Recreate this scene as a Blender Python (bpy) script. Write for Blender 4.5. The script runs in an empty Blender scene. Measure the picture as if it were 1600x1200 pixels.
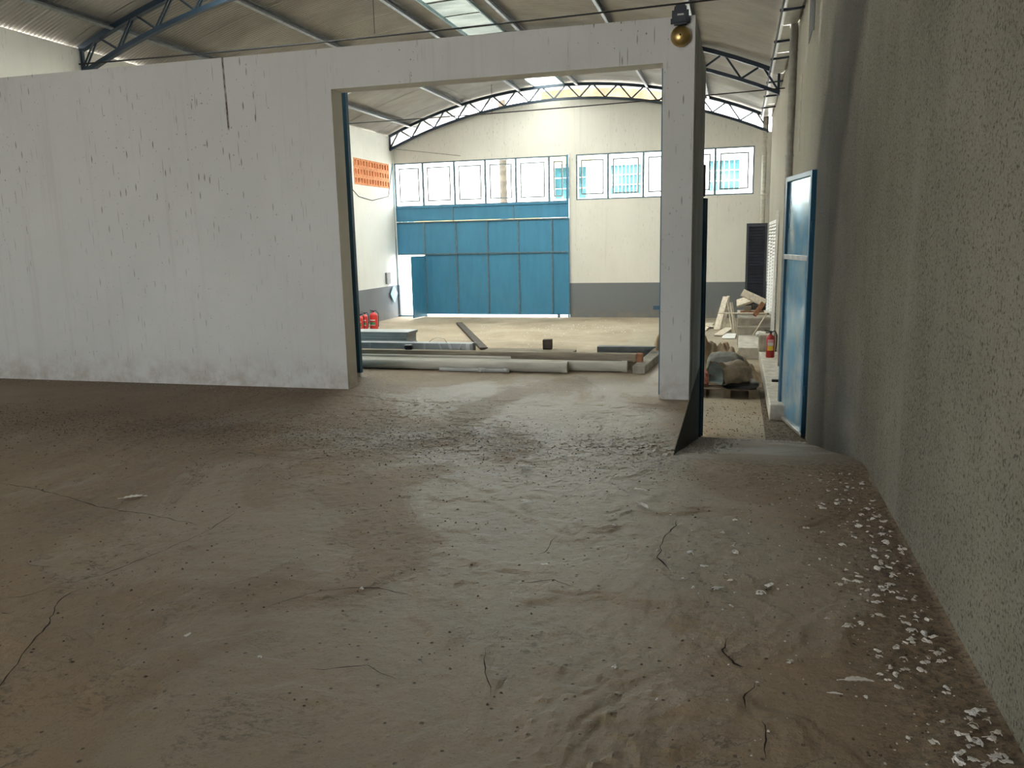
import bpy, bmesh, math, random
from mathutils import Vector, Matrix, noise
random.seed(7)
SC = bpy.context.scene
COL = SC.collection
PI = math.pi

# ------------------------------------------------------------------ camera
cam_d = bpy.data.cameras.new('camera'); cam = bpy.data.objects.new('camera', cam_d); COL.objects.link(cam)
YAW, PITCH, ROLL, FPX = 0.2746159, 0.1775781, -0.0217301, 1250.0
fw = Vector((-math.sin(YAW)*math.cos(PITCH), math.cos(YAW)*math.cos(PITCH), -math.sin(PITCH)))
rt0 = Vector((math.cos(YAW), math.sin(YAW), 0)); up0 = rt0.cross(fw)
rt = math.cos(ROLL)*rt0 + math.sin(ROLL)*up0; up = math.cos(ROLL)*up0 - math.sin(ROLL)*rt0
m = Matrix.Identity(4)
for i in range(3): m[i][0], m[i][1], m[i][2] = rt[i], up[i], -fw[i]
m.translation = (0, 0, 1.5); cam.matrix_world = m
cam_d.sensor_fit = 'HORIZONTAL'; cam_d.sensor_width = 36; cam_d.lens = 36*FPX/1600
cam_d.clip_start = .05; cam_d.clip_end = 300
SC.camera = cam

# ------------------------------------------------------------------ world, sun, exposure
w = bpy.data.worlds.new('world'); SC.world = w; w.use_nodes = True
bg = w.node_tree.nodes['Background']; bg.inputs[0].default_value = (.95, .98, 1.0, 1); bg.inputs[1].default_value = 1.0
sun_d = bpy.data.lights.new('sun', 'SUN'); sun_d.energy = 3.0; sun_d.angle = math.radians(3); sun_d.color = (1, .95, .86)
sun = bpy.data.objects.new('sun', sun_d); COL.objects.link(sun); sun.location = (-8, -10, 15)
sun.rotation_euler = (math.radians(22), 0, math.radians(-25))       # high, from behind the camera
vs = SC.view_settings
vs.view_transform = 'Standard'; vs.look = 'None'; vs.gamma = 1; vs.use_curve_mapping = False
vs.exposure = 3.85
SC.cycles.use_denoising = True; SC.cycles.max_bounces = 12; SC.cycles.diffuse_bounces = 8; SC.cycles.transparent_max_bounces = 12
SC.cycles.sample_clamp_indirect = 6

# ------------------------------------------------------------------ node helpers
class NT:
    def __init__(s, name):
        s.m = bpy.data.materials.new(name); s.m.use_nodes = True; s.t = s.m.node_tree
        s.b = s.t.nodes['Principled BSDF']; s.pos = None
    def new(s, kind, **k):
        n = s.t.nodes.new(kind)
        for a, v in k.items(): setattr(n, a, v)
        return n
    def put(s, sock, v):
        if isinstance(v, bpy.types.NodeSocket): s.t.links.new(v, sock)
        elif isinstance(v, (tuple, list)) and len(v) == 3 and sock.type == 'RGBA': sock.default_value = (*v, 1)
        else: sock.default_value = v
    def P(s):
        if s.pos is None: s.pos = s.new('ShaderNodeNewGeometry').outputs['Position']
        return s.pos
    def scl(s, v, off=(0, 0, 0)):
        n = s.new('ShaderNodeMapping'); s.put(n.inputs[0], s.P()); n.inputs['Scale'].default_value = v; n.inputs['Location'].default_value = off
        return n.outputs[0]
    def noise(s, vec, scale=1, detail=3, rough=.55, dist=0):
        n = s.new('ShaderNodeTexNoise'); s.put(n.inputs['Vector'], vec)
        n.inputs['Scale'].default_value = scale; n.inputs['Detail'].default_value = detail; n.inputs['Roughness'].default_value = rough; n.inputs['Distortion'].default_value = dist
        return n.outputs[0]
    def vor(s, vec, scale=1):
        n = s.new('ShaderNodeTexVoronoi'); s.put(n.inputs['Vector'], vec); n.inputs['Scale'].default_value = scale
        return n.outputs['Distance'], n.outputs['Color']
    def vor2(s, u, v, su, sv):
        c = s.new('ShaderNodeCombineXYZ'); s.put(c.inputs[0], s.math('MULTIPLY', u, su)); s.put(c.inputs[1], s.math('MULTIPLY', v, sv))
        n = s.new('ShaderNodeTexVoronoi', voronoi_dimensions='2D'); s.put(n.inputs['Vector'], c.outputs[0]); n.inputs['Scale'].default_value = 1
        return n.outputs['Distance'], n.outputs['Color']
    def math(s, op, a, b=0.0, clamp=False):
        n = s.new('ShaderNodeMath', operation=op, use_clamp=clamp); s.put(n.inputs[0], a); s.put(n.inputs[1], b); return n.outputs[0]
    def map(s, v, a, b, c=0.0, d=1.0):
        n = s.new('ShaderNodeMapRange', interpolation_type='SMOOTHSTEP'); s.put(n.inputs[0], v)
        for i, x in enumerate((a, b, c, d)): n.inputs[i+1].default_value = x
        return n.outputs[0]
    def mix(s, f, a, b):
        n = s.new('ShaderNodeMix', data_type='RGBA'); s.put(n.inputs[0], f); s.put(n.inputs[6], a); s.put(n.inputs[7], b); return n.outputs[2]
    def xyz(s):
        n = s.new('ShaderNodeSeparateXYZ'); s.put(n.inputs[0], s.P()); return n.outputs
    def sep(s, c):
        n = s.new('ShaderNodeSeparateColor'); s.put(n.inputs[0], c); return n.outputs
    def bump(s, h, strength=.3, dist=.02, normal=None):
        n = s.new('ShaderNodeBump'); s.put(n.inputs['Height'], h); n.inputs['Strength'].default_value = strength; n.inputs['Distance'].default_value = dist
        if normal is not None: s.put(n.inputs['Normal'], normal)
        return n.outputs[0]
    def out(s, color=None, rough=None, normal=None, metal=None, spec=None):
        if color is not None: s.put(s.b.inputs['Base Color'], color)
        if rough is not None: s.put(s.b.inputs['Roughness'], rough)
        if normal is not None: s.put(s.b.inputs['Normal'], normal)
        if metal is not None: s.put(s.b.inputs['Metallic'], metal)
        if spec is not None: s.put(s.b.inputs['Specular IOR Level'], spec)
        return s.m

def plain(name, c, rough=.6, metal=0, var=.18, scale=9, bump=.15, spec=.4, stretch=(1, 1, 1)):
    n = NT(name); v = n.scl(stretch); a = n.noise(v, scale, 4, .6)
    lo = tuple(x*(1-var) for x in c); hi = tuple(min(1, x*(1+var)) for x in c)
    return n.out(n.mix(n.map(a, .3, .7), lo, hi), rough, n.bump(n.noise(v, scale*6, 3), bump, .006), metal, spec)

# ------------------------------------------------------------------ materials
def wall_paint(name, base, drip=1.0, dado=None, dirt_z=0.0, streak=False):
    n = NT(name); X = n.xyz()
    big = n.noise(n.scl((.5, .5, .35)), 1, 4, .6)
    col = n.mix(n.map(big, .3, .7), tuple(x*.9 for x in base), base)
    vert = n.noise(n.scl((11, 11, .3)), 1, 5, .6)
    col = n.mix(n.math('MULTIPLY', n.map(vert, .52, .85), .28*drip), col, (.33, .3, .25))
    if dado is not None:
        col = n.mix(n.math('LESS_THAN', X[2], dado), col, (.17, .18, .19))
    clus = n.map(n.noise(n.scl((.9, .9, .5)), 1, 2), .32, .6)
    top = n.map(X[2], 0.0, 3.2, .35, 1.0)
    tot = None
    U = n.math('ADD', X[0], X[1])
    for su, sv, rad, thr in ((15, 2.4, .13, .57), (30, 1.0, .11, .60), (9, 7, .085, .76), (34, 22, .20, .92)):
        d, c = n.vor2(U, X[2], su, sv)
        r = n.sep(c)[0]
        k = n.math('MULTIPLY', n.map(d, rad*.35, rad, 1, 0), n.map(r, thr, min(1, thr+.3), 0, 1.0))
        tot = k if tot is None else n.math('MAXIMUM', tot, k)
    tot = n.math('MULTIPLY', n.math('MULTIPLY', tot, clus), n.math('MULTIPLY', top, .8*drip))
    col = n.mix(tot, col, (.09, .075, .06))
    if streak:                                                     # the one long rust run below the parapet
        z = n.math('SUBTRACT', 3.40, X[2]); ctr = n.math('ADD', -5.085, n.math('MULTIPLY', z, .012))
        dx = n.math('ABSOLUTE', n.math('SUBTRACT', X[0], ctr))
        k = n.math('MULTIPLY', n.map(dx, .006, .016, 1, 0), n.map(X[2], 2.66, 2.72, 0, 1))
        col = n.mix(n.math('MULTIPLY', k, n.map(n.noise(n.scl((20, 20, 9)), 1, 3), .3, .6, .45, 1)), col, (.07, .04, .022))
    low = n.math('MULTIPLY', n.map(n.math('SUBTRACT', X[2], dirt_z), 0, .45, 1, 0), n.map(n.noise(n.scl((4, 4, 4)), 1, 6, .7), .35, .7))
    col = n.mix(n.math('MULTIPLY', low, .6), col, (.27, .22, .16))
    h = n.math('ADD', n.noise(n.scl((60, 60, 60)), 1, 4, .6), n.math('MULTIPLY', n.noise(n.scl((6, 6, 6)), 1, 3), .8))
    return n.out(col, .75, n.bump(h, .18, .01), 0, .3)

M = {}
M['partition'] = wall_paint('white_paint_partition', (.60, .605, .585), 1.15, streak=True)
M['far_white'] = wall_paint('white_paint_far', (.70, .68, .62), .75, dado=.16, dirt_z=-.9)
M['left_white'] = wall_paint('white_paint_left', (.72, .70, .64), .7, dado=.14, dirt_z=-.9)

n = NT('rough_cement_render'); X = n.xyz()
a = n.noise(n.scl((1, .7, .45)), 1, 5, .6); f = n.noise(n.scl((1, 1, 1)), 70, 3, .7); g = n.noise(n.scl((1, 1, 1)), 24, 5, .7)
col = n.mix(n.map(a, .3, .7), (.22, .205, .158), (.355, .33, .262))
col = n.mix(n.math('MULTIPLY', n.map(f, .45, .68), .6), col, (.39, .37, .31))
col = n.mix(n.map(n.math('ADD', f, n.math('MULTIPLY', g, .5)), .70, .60, 0, .75), col, (.06, .058, .05))
vs_ = n.noise(n.scl((3, 3.2, .28)), 1, 4, .6)
col = n.mix(n.math('MULTIPLY', n.map(vs_, .52, .72), .45), col, (.36, .34, .29))
# damp stain beside the doorway: a tapering vertical band
wob = n.math('MULTIPLY', n.math('SUBTRACT', n.noise(n.scl((1, .8, .9)), 1, 4), .5), 1.1)
yy_ = n.math('ADD', X[1], wob)
ctr = n.map(X[2], 1.8, 3.6, 8.9, 7.5); hw = n.map(X[2], 0, 3.2, 1.05, 1.35)
dd = n.math('DIVIDE', n.math('ABSOLUTE', n.math('SUBTRACT', yy_, ctr)), hw)
st = n.math('MULTIPLY', n.map(dd, .7, 1.15, 1, 0), n.map(X[2], 3.3, 4.0, 1, 0))
col = n.mix(n.math('MULTIPLY', st, .55), col, (.06, .06, .058))
bl = n.math('MULTIPLY', n.map(n.math('ABSOLUTE', n.math('SUBTRACT', yy_, 6.7)), .3, 1.2, 1, 0), n.map(X[2], .05, .75, 1, 0))
col = n.mix(n.math('MULTIPLY', bl, .4), col, (.15, .17, .21))
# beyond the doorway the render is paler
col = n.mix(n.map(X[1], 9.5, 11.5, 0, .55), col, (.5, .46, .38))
h = n.math('ADD', f, n.math('MULTIPLY', g, 1.3))
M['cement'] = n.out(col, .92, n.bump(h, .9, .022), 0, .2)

def floor_mat(name, cols, cement, dirtband, gloss=.72, k=1.0):
    n = NT(name); X = n.xyz()
    a = n.noise(n.scl((1, 1, 1)), .55, 7, .62, .4); b = n.noise(n.scl((1, 1, 1)), 3.2, 6, .65)
    col = n.mix(n.map(a, .3, .7), cols[0], cols[1])
    col = n.mix(n.map(b, .42, .72, 0, .5), col, cols[2])
    p = n.noise(n.scl((1, .8, 1), (3.1, 1.7, 0)), .62, 9, .62, .5)
    # a worn, swept run of bare cement from the opening towards the camera
    lane = n.math('SUBTRACT', 1, n.math('DIVIDE', n.math('ABSOLUTE', n.math('ADD', X[0], 1.15)), 3.0))
    pm = n.map(n.math('ADD', p, n.math('MULTIPLY', lane, .16)), .53, .63)
    col = n.mix(n.math('MULTIPLY', pm, .62*cement), col, cols[3])
    rust = n.map(n.noise(n.scl((1, 1, 1), (9, 4, 2)), 1.1, 6, .65), .56, .74)
    col = n.mix(n.math('MULTIPLY', rust, .5), col, cols[4])
    fine = n.noise(n.scl((1, 1, 1)), 85, 4, .75); mid = n.noise(n.scl((1, 1, 1)), 18, 6, .7)
    col = n.mix(n.map(fine, .52, .72, 0, .5), col, tuple(x*.45 for x in cols[0]))
    col = n.mix(n.map(mid, .6, .75, 0, .3), col, tuple(min(1, x*1.5) for x in cols[1]))
    if dirtband:                                                   # chipped edges of the flaking skin
        e1 = n.noise(n.scl((1, 1.3, 1), (2, 5, 0)), 2.3, 8, .68, .6)
        for src, lv, wd_ in ((n.math('ADD', p, n.math('MULTIPLY', lane, .16)), .575, .006), (e1, .60, .009), (e1, .42, .007)):
            ln = n.map(n.math('ABSOLUTE', n.math('SUBTRACT', src, lv)), 0, wd_, 1, 0)
            ln = n.math('MULTIPLY', ln, n.map(n.noise(n.scl((1, 1, 1), (lv*9, 0, 0)), 1.6, 4), .48, .62))
            col = n.mix(n.math('MULTIPLY', ln, .6), col, (.055, .04, .026))
        clod = n.math('MULTIPLY', n.map(n.noise(n.scl((1, 1, 1), (7, 7, 0)), 1.4, 5, .65), .52, .66), n.map(n.noise(n.scl((1, 1.6, 1)), 22, 5, .75), .5, .62))
        col = n.mix(n.math('MULTIPLY', clod, .65), col, (.07, .05, .032))
    d, c = n.vor(n.scl((1, 1, 1)), 26); r = n.sep(c)[0]
    pits = n.math('MULTIPLY', n.map(d, .10, .22, 1, 0), n.math('GREATER_THAN', r, .86))
    col = n.mix(n.math('MULTIPLY', pits, .7 if dirtband else .25), col, (.035, .028, .02))
    if dirtband:
        by = n.math('ADD', X[1], n.math('MULTIPLY', n.math('SUBTRACT', n.noise(n.scl((1, 1, 1)), .8, 4), .5), 1.6))
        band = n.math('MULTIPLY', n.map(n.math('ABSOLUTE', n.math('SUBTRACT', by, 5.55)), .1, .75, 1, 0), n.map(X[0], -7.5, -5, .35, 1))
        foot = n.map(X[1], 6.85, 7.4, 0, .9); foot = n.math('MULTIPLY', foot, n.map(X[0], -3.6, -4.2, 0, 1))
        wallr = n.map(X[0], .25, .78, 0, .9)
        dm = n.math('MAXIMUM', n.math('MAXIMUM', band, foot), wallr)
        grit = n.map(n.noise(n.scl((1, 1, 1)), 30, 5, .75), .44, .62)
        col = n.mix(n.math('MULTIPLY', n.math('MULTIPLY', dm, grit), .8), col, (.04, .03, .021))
    h = n.math('ADD', n.math('MULTIPLY', fine, .35), n.math('ADD', n.math('MULTIPLY', mid, .8), n.math('MULTIPLY', pm, -.5)))
    h = n.math('ADD', h, n.math('MULTIPLY', pits, -.8))
    rough = n.map(pm, 0, 1, min(.95, gloss+.14), gloss)
    return n.out(col, rough, n.bump(h, .55, .02*k), 0, .42 if dirtband else .3)
M['floor'] = floor_mat('dusty_cement_floor', ((.20, .143, .086), (.315, .23, .142), (.265, .20, .124), (.288, .238, .164), (.33, .212, .104)), .8, True, .46)
M['yard'] = floor_mat('sandy_yard_floor', ((.26, .212, .15), (.43, .36, .265), (.38, .315, .23), (.40, .36, .285), (.32, .245, .165)), .6, False, .85, 1.6)
M['street'] = plain('street_paving', (.45, .44, .42), .9)
M['concrete'] = plain('old_concrete', (.34, .31, .26), .9, 0, .25, 5, .5)
M['concrete_pale'] = plain('pale_concrete', (.50, .47, .41), .9, 0, .2, 6, .4)

n = NT('galvanised_sheet')
s1 = n.noise(n.scl((.6, 1.0, 1)), 1, 4, .6); s2 = n.noise(n.scl((.8, 14, 1)), 1, 4, .6)
col = n.mix(n.map(s1, .3, .7), (.25, .235, .21), (.36, .34, .31)); col = n.mix(n.map(s2, .5, .75, 0, .45), col, (.22, .20, .175))
M['roof'] = n.out(col, .42, n.bump(s2, .05, .01), .55, .5)
n = NT('translucent_sheet')
col = n.mix(n.map(n.noise(n.scl((1.4, 3, 1)), 1, 5), .3, .7), (.66, .69, .65), (.82, .84, .80))
tr = n.new('ShaderNodeBsdfTranslucent'); n.put(tr.inputs[0], col); tp = n.new('ShaderNodeBsdfDiffuse'); n.put(tp.inputs[0], col)
mx = n.new('ShaderNodeMixShader'); mx.inputs[0].default_value = .3; n.t.links.new(tr.outputs[0], mx.inputs[1]); n.t.links.new(tp.outputs[0], mx.inputs[2])
n.t.links.new(mx.outputs[0], n.t.nodes['Material Output'].inputs[0]); M['skylight'] = n.m
n = NT('dirty_translucent_sheet')
col = n.mix(n.map(n.noise(n.scl((1.4, 3, 1)), 1, 5), .3, .7), (.035, .04, .036), (.06, .067, .06))
tr = n.new('ShaderNodeBsdfTranslucent'); n.put(tr.inputs[0], col); tp = n.new('ShaderNodeBsdfDiffuse'); n.put(tp.inputs[0], (.35, .36, .33))
mx = n.new('ShaderNodeMixShader'); mx.inputs[0].default_value = .35; n.t.links.new(tr.outputs[0], mx.inputs[1]); n.t.links.new(tp.outputs[0], mx.inputs[2])
n.t.links.new(mx.outputs[0], n.t.nodes['Material Output'].inputs[0]); M['skylight_dirty'] = n.m
n = NT('window_glass')
tr = n.new('ShaderNodeBsdfTransparent'); tr.inputs[0].default_value = (.93, .97, .97, 1); gl = n.new('ShaderNodeBsdfGlossy'); gl.inputs['Roughness'].default_value = .08
mx = n.new('ShaderNodeMixShader'); mx.inputs[0].default_value = .07; n.t.links.new(tr.outputs[0], mx.inputs[1]); n.t.links.new(gl.outputs[0], mx.inputs[2])
n.t.links.new(mx.outputs[0], n.t.nodes['Material Output'].inputs[0]); M['glass'] = n.m

def blue_steel(name, c, worn, rough=.42, metal=0.0, wornc=(.42, .42, .38), stretch=(2, 2, .7), wr2=(.5, .78)):
    n = NT(name); a = n.noise(n.scl(stretch), 1.3, 5, .6); b = n.noise(n.scl((7, 7, 1.2)), 1, 4, .6)
    col = n.mix(n.map(b, .25, .75), tuple(x*.9 for x in c), tuple(x*1.08 for x in c))
    col = n.mix(n.map(a, *wr2, 0, worn), col, wornc)
    return n.out(col, rough, n.bump(n.noise(n.scl((3, 3, 2)), 1, 2), .25, .03), metal, .5)
M['gate_blue'] = blue_steel('blue_gate_paint', (.05, .215, .36), .3, .42, 0.0, (.10, .24, .33), (.8, .8, .5))
M['frame_blue'] = blue_steel('dark_blue_frame', (.012, .085, .15), .08, .4)
M['leaf_blue'] = blue_steel('worn_blue_sheet', (.11, .27, .39), .8, .20, 0.3, (.40, .42, .385), (2.0, 2.0, 1.3), (.42, .74))
M['truss_blue'] = blue_steel('truss_blue_paint', (.010, .026, .045), .2, .5, 0.0, (.04, .05, .055))
M['purlin'] = plain('grey_purlin_steel', (.22, .235, .24), .45, .5)
M['bare_steel'] = plain('bare_steel', (.42, .41, .39), .4, .6)
M['mullion'] = plain('blue_grey_mullion', (.11, .165, .20), .5)
M['sash'] = plain('grey_sash', (.20, .22, .23), .5)
M['pvc'] = plain('dusty_pvc', (.50, .48, .41), .55, 0, .18, 4, .1, .4, (.4, 3, 3))
M['pvc_grey'] = plain('grey_pvc', (.42, .43, .41), .5, 0, .15, 4, .1)
M['wood_grey'] = plain('weathered_timber', (.30, .26, .20), .85, 0, .25, 3, .4, .3, (.6, 9, 9))
M['wood_dark'] = plain('dark_timber', (.075, .062, .05), .8, 0, .3, 3, .4, .3, (6, 2, 6))
M['wood_pale'] = plain('pale_timber', (.62, .55, .44), .75, 0, .18, 3, .3, .3, (6, 6, .8))
M['wood_mid'] = plain('pallet_timber', (.22, .175, .13), .85, 0, .3, 4, .4)
M['brick_end'] = plain('rusty_end', (.30, .14, .075), .9, 0, .3, 14, .4)
M['slate'] = plain('dark_grey_sheet', (.13, .145, .15), .6, 0, .15)
M['terracotta'] = plain('terracotta', (.62, .26, .12), .85, 0, .2, 10, .3)
M['black'] = plain('black_plastic', (.012, .013, .016), .35, 0, .2)
M['louvre_black'] = plain('black_louvre', (.03, .034, .046), .4, 0, .15)
M['louvre_white'] = plain('white_louvre', (.78, .77, .74), .45, 0, .06)
M['brass'] = plain('brass', (.50, .36, .15), .32, .95, .12, 14, .05)
M['bell_box'] = plain('dark_bell_box', (.012, .018, .03), .4)
M['badge'] = plain('pale_badge', (.5, .5, .5), .5)
M['red'] = plain('extinguisher_red', (.62, .045, .04), .3, 0, .1)
M['red_dark'] = plain('deep_red', (.36, .03, .03), .32, 0, .1)
M['yellow'] = plain('yellow_label', (.80, .52, .05), .5, 0, .05)
M['pink'] = plain('pink_label', (.75, .38, .45), .5, 0, .05)
M['green'] = plain('green_label', (.04, .30, .14), .5, 0, .05)
M['white'] = plain('white_bits', (.68, .66, .62), .8, 0, .1)
M['chip'] = plain('pale_chip', (.58, .55, .49), .85, 0, .15, 40)
M['feather'] = plain('feather_vane', (.74, .71, .65), .7, 0, .12, 40)
M['crumb'] = plain('dark_crumb', (.10, .075, .05), .95, 0, .3)
M['crack'] = plain('crack_shade', (.03, .023, .017), 1, 0, .2)
M['sand'] = plain('damp_sand', (.36, .28, .19), .95, 0, .28, 5, .8)
M['sack'] = plain('dirty_sack', (.24, .20, .15), .7, 0, .3, 5, .4)
M['sack_grey'] = plain('grey_sack', (.17, .17, .155), .7, 0, .3, 6, .4)
M['sack_in'] = plain('sack_lining', (.20, .24, .235), .6)
M['rag'] = plain('faded_red_rag', (.55, .24, .18), .8)
M['box'] = plain('pale_carton', (.66, .63, .56), .7)
M['grey_box'] = plain('grey_switch_box', (.16, .16, .16), .5)
M['sign_blue'] = plain('pale_blue_board', (.28, .52, .62), .5)
M['gutter'] = plain('gutter_metal', (.58, .57, .54), .35, .4, .1, 4)
M['pipe_cement'] = plain('wall_coloured_pipe', (.30, .28, .245), .7, 0, .15)
M['cable'] = plain('dark_cable', (.02, .02, .022), .7)
M['panel_grey'] = plain('grey_panel', (.42, .45, .455), .45, 0, .12, 3)
M['wrap'] = plain('plastic_wrap_streak', (.56, .58, .58), .35, 0, .1)
M['facade'] = plain('white_facade', (.80, .79, .76), .9, 0, .05)
M['facade_brown'] = plain('old_brown_wall', (.085, .062, .032), .9, 0, .35, 2)
M['facade_yellow'] = plain('yellow_facade', (.42, .33, .13), .9, 0, .08)
M['teal_glass'] = plain('teal_glazing', (.03, .095, .11), .3, 0, .3, 2, .1, .1)
M['trunk'] = plain('palm_trunk', (.05, .038, .026), .9, 0, .3, 6, .5)
M['car'] = plain('silver_car_paint', (.5, .5, .5), .3, .3, .05)
M['rubber'] = plain('rubber', (.02, .02, .02), .8)

# ------------------------------------------------------------------ mesh helpers
class MB:
    def __init__(s): s.b = bmesh.new()
    def box(s, lo, hi, mtx=None):
        c = [((lo[i]+hi[i])/2) for i in range(3)]; d = [max(1e-4, hi[i]-lo[i]) for i in range(3)]
        r = bmesh.ops.create_cube(s.b, size=1)['verts']
        bmesh.ops.scale(s.b, verts=r, vec=d); bmesh.ops.translate(s.b, verts=r, vec=c)
        if mtx is not None: bmesh.ops.transform(s.b, matrix=mtx, verts=r)
        return s
    def bar(s, p0, p1, wd, ht, upv=(0, 0, 1)):
        p0, p1 = Vector(p0), Vector(p1); z = (p1-p0); L = z.length; z.normalize()
        u = Vector(upv); x = u.cross(z)
        if x.length < 1e-4: x = Vector((1, 0, 0)).cross(z)
        x.normalize(); y = z.cross(x)
        mt = Matrix((x, y, z)).transposed().to_4x4(); mt.translation = (p0+p1)/2
        return s.box((-wd/2, -ht/2, -L/2), (wd/2, ht/2, L/2), mt)
    def tube(s, pts, r, n=10, cap=True, radii=None, hollow=0):
        pts = [Vector(p) for p in pts]; rings = []; prev = None
        for i, p in enumerate(pts):
            t = (pts[min(i+1, len(pts)-1)]-pts[max(i-1, 0)]).normalized()
            a = Vector((0, 0, 1)) if abs(t.z) < .9 else Vector((1, 0, 0))
            if prev is not None: a = prev
            x = (a-t*a.dot(t)).normalized(); y = t.cross(x); prev = x
            rr = radii[i] if radii else r
            rings.append([s.b.verts.new(p+rr*(math.cos(2*PI*k/n)*x+math.sin(2*PI*k/n)*y)) for k in range(n)])
        for A, B in zip(rings, rings[1:]):
            for k in range(n): s.b.faces.new((A[k], A[(k+1) % n], B[(k+1) % n], B[k]))
        if cap:
            s.b.faces.new(rings[0][::-1]); s.b.faces.new(rings[-1])
        return s
    def lathe(s, prof, c, n=20, axis='z'):
        rings = []
        for r, z in prof:
            ring = []
            for k in range(n):
                a = 2*PI*k/n; v = Vector((r*math.cos(a), r*math.sin(a), z))
                if axis == 'y': v = Vector((v.x, -v.z, v.y))
                ring.append(s.b.verts.new(v+Vector(c)))
            rings.append(ring)
        for A, B in zip(rings, rings[1:]):
            for k in range(n): s.b.faces.new((A[k], A[(k+1) % n], B[(k+1) % n], B[k]))
        s.b.faces.new(rings[0][::-1]); s.b.faces.new(rings[-1])
        return s
    def prism(s, poly, a0, a1, axis='y'):
        def P(u, v, a): return (u, a, v) if axis == 'y' else ((a, u, v) if axis == 'x' else (u, v, a))
        A = [s.b.verts.new(P(u, v, a0)) for u, v in poly]; B = [s.b.verts.new(P(u, v, a1)) for u, v in poly]
        k = len(poly); s.b.faces.new(A); s.b.faces.new(B[::-1])
        for i in range(k): s.b.faces.new((A[i], B[i], B[(i+1) % k], A[(i+1) % k]))
        return s
    def grid(s, nx, ny, f):
        V = [[s.b.verts.new(f(i/nx, j/ny)) for j in range(ny+1)] for i in range(nx+1)]
        for i in range(nx):
            for j in range(ny): s.b.faces.new((V[i][j], V[i+1][j], V[i+1][j+1], V[i][j+1]))
        return V
    def bevel(s, w, seg=1):
        bmesh.ops.bevel(s.b, geom=list(s.b.edges), offset=w, segments=seg, affect='EDGES', clamp_overlap=True); return s
    def mesh(s, name, mat, smooth=False):
        bmesh.ops.recalc_face_normals(s.b, faces=s.b.faces)
        me = bpy.data.meshes.new(name); s.b.to_mesh(me); s.b.free()
        if mat is not None: me.materials.append(M[mat] if isinstance(mat, str) else mat)
        if smooth:
            for p in me.polygons: p.use_smooth = True
        return me
    def build(s, name, mat, parent=None, smooth=False, **k):
        return link(name, s.mesh(name, mat, smooth), parent, **k)

def link(name, me, parent=None, loc=(0, 0, 0), rot=(0, 0, 0)):
    o = bpy.data.objects.new(name, me); COL.objects.link(o); o.location = loc; o.rotation_euler = rot
    if parent is not None: o.parent = parent
    return o
def tag(o, label=None, cat=None, group=None, kind=None):
    if label: o['label'] = label
    if cat: o['category'] = cat
    if group: o['group'] = group
    if kind: o['kind'] = kind
    return o
def thing(name, label, cat, loc=(0, 0, 0), rotz=0, group=None, kind=None):
    o = bpy.data.objects.new(name, None); COL.objects.link(o); o.location = loc; o.rotation_euler = (0, 0, rotz); o.empty_display_size = .1
    return tag(o, label, cat, group, kind)
def copy_tree(o, parent=None):
    c = o.copy(); COL.objects.link(c)
    if parent is not None: c.parent = parent
    for ch in list(o.children): copy_tree(ch, c)
    return c
S = 'structure'

# ------------------------------------------------------------------ dimensions (metres; camera stands at the origin, 1.5 m up)
XL, XR = -10.71, .84           # side walls
YP, YPB = 7.48, 7.70           # partition front and back
YB, YF = -6.0, 24.53           # back and far walls
ZF = -.90                      # yard floor, below the loading dock
YD = 10.20                     # dock edge
def arch(x): return 6.05-(14.2-math.sqrt(max(0, 14.2**2-(x+5.05)**2)))

# ------------------------------------------------------------------ floors
b = MB(); GX0, GY0, GY1 = -5.3, 1.75, 7.42
for lo, hi in (((XL, YB, -.25), (GX0, YD, 0)), ((GX0, YB, -.25), (XR, GY0, 0)), ((GX0, GY1, -.25), (-.395, YD, 0)), ((GX0, GY0, -.25), (-.395, GY1, -.03)), ((-.395, GY0, -.25), (XR, 5.40, -.03))): b.box(lo, hi)
def crust(x, y):
    p = Vector((x, y, 0)); w1 = noise.noise(p*1.1+Vector((3, 8, 1)))
    t = noise.noise(p*1.7+Vector((w1, -w1, 5)))+.35*noise.noise(p*7)
    z = .006*max(0, min(1, (t+.03)/.10))+.005*max(0, min(1, (t-.28)/.08))        # flaked layers
    z += .0035*noise.noise(p*13)+.0022*noise.noise(p*31)
    k = max(0, noise.noise(p*1.3+Vector((9, 2, 2)))+.10+.5*math.exp(-((y-5.7)/.55)**2))
    z += .022*k*max(0, noise.noise(p*24+Vector((0, 4, 0)))-.12)                    # loose clods
    return z-.006
def crust_patch(x0, x1, y0, y1, st):
    nx, ny = int((x1-x0)/st), int((y1-y0)/st)
    def f(u, v):
        x, y = x0+(x1-x0)*u, y0+(y1-y0)*v
        e = min(1, (x-GX0)/.3, (y-GY0)/.2, (GY1-y)/.2 if x < -.395 else (5.42-y)/.15, (XR-x)/.02 if x > -.395 else 1)
        return (x, y, crust(x, y)*max(0, e))
    b.grid(nx, ny, f)
crust_patch(GX0, -.395, GY0, GY1, .019); crust_patch(-.395, XR, GY0, 5.41, .016)
fl = tag(b.build('floor', 'floor'), 'dusty brown cement floor of the raised dock, cracked and patched', 'floor', kind=S)
b = MB()
def ramp(u, v):
    x = -.395+u*(XR+.395); lip = 5.40+.16*(abs(u-.42)/.58)**2
    y = 5.40+(9.62-5.40)*v; t = max(0, (y-lip)/(9.62-lip))
    return (x, y, ZF*(t*1.05 if t < .05 else t**1.02)+.004*math.sin(x*9+y*3)*(0 if v in (0, 1) else 1))
b.grid(10, 40, ramp)
tag(b.build('floor_ramp', 'floor', smooth=True), 'short dark cement ramp sinking through the narrow passage', 'ramp', kind=S)
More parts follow.
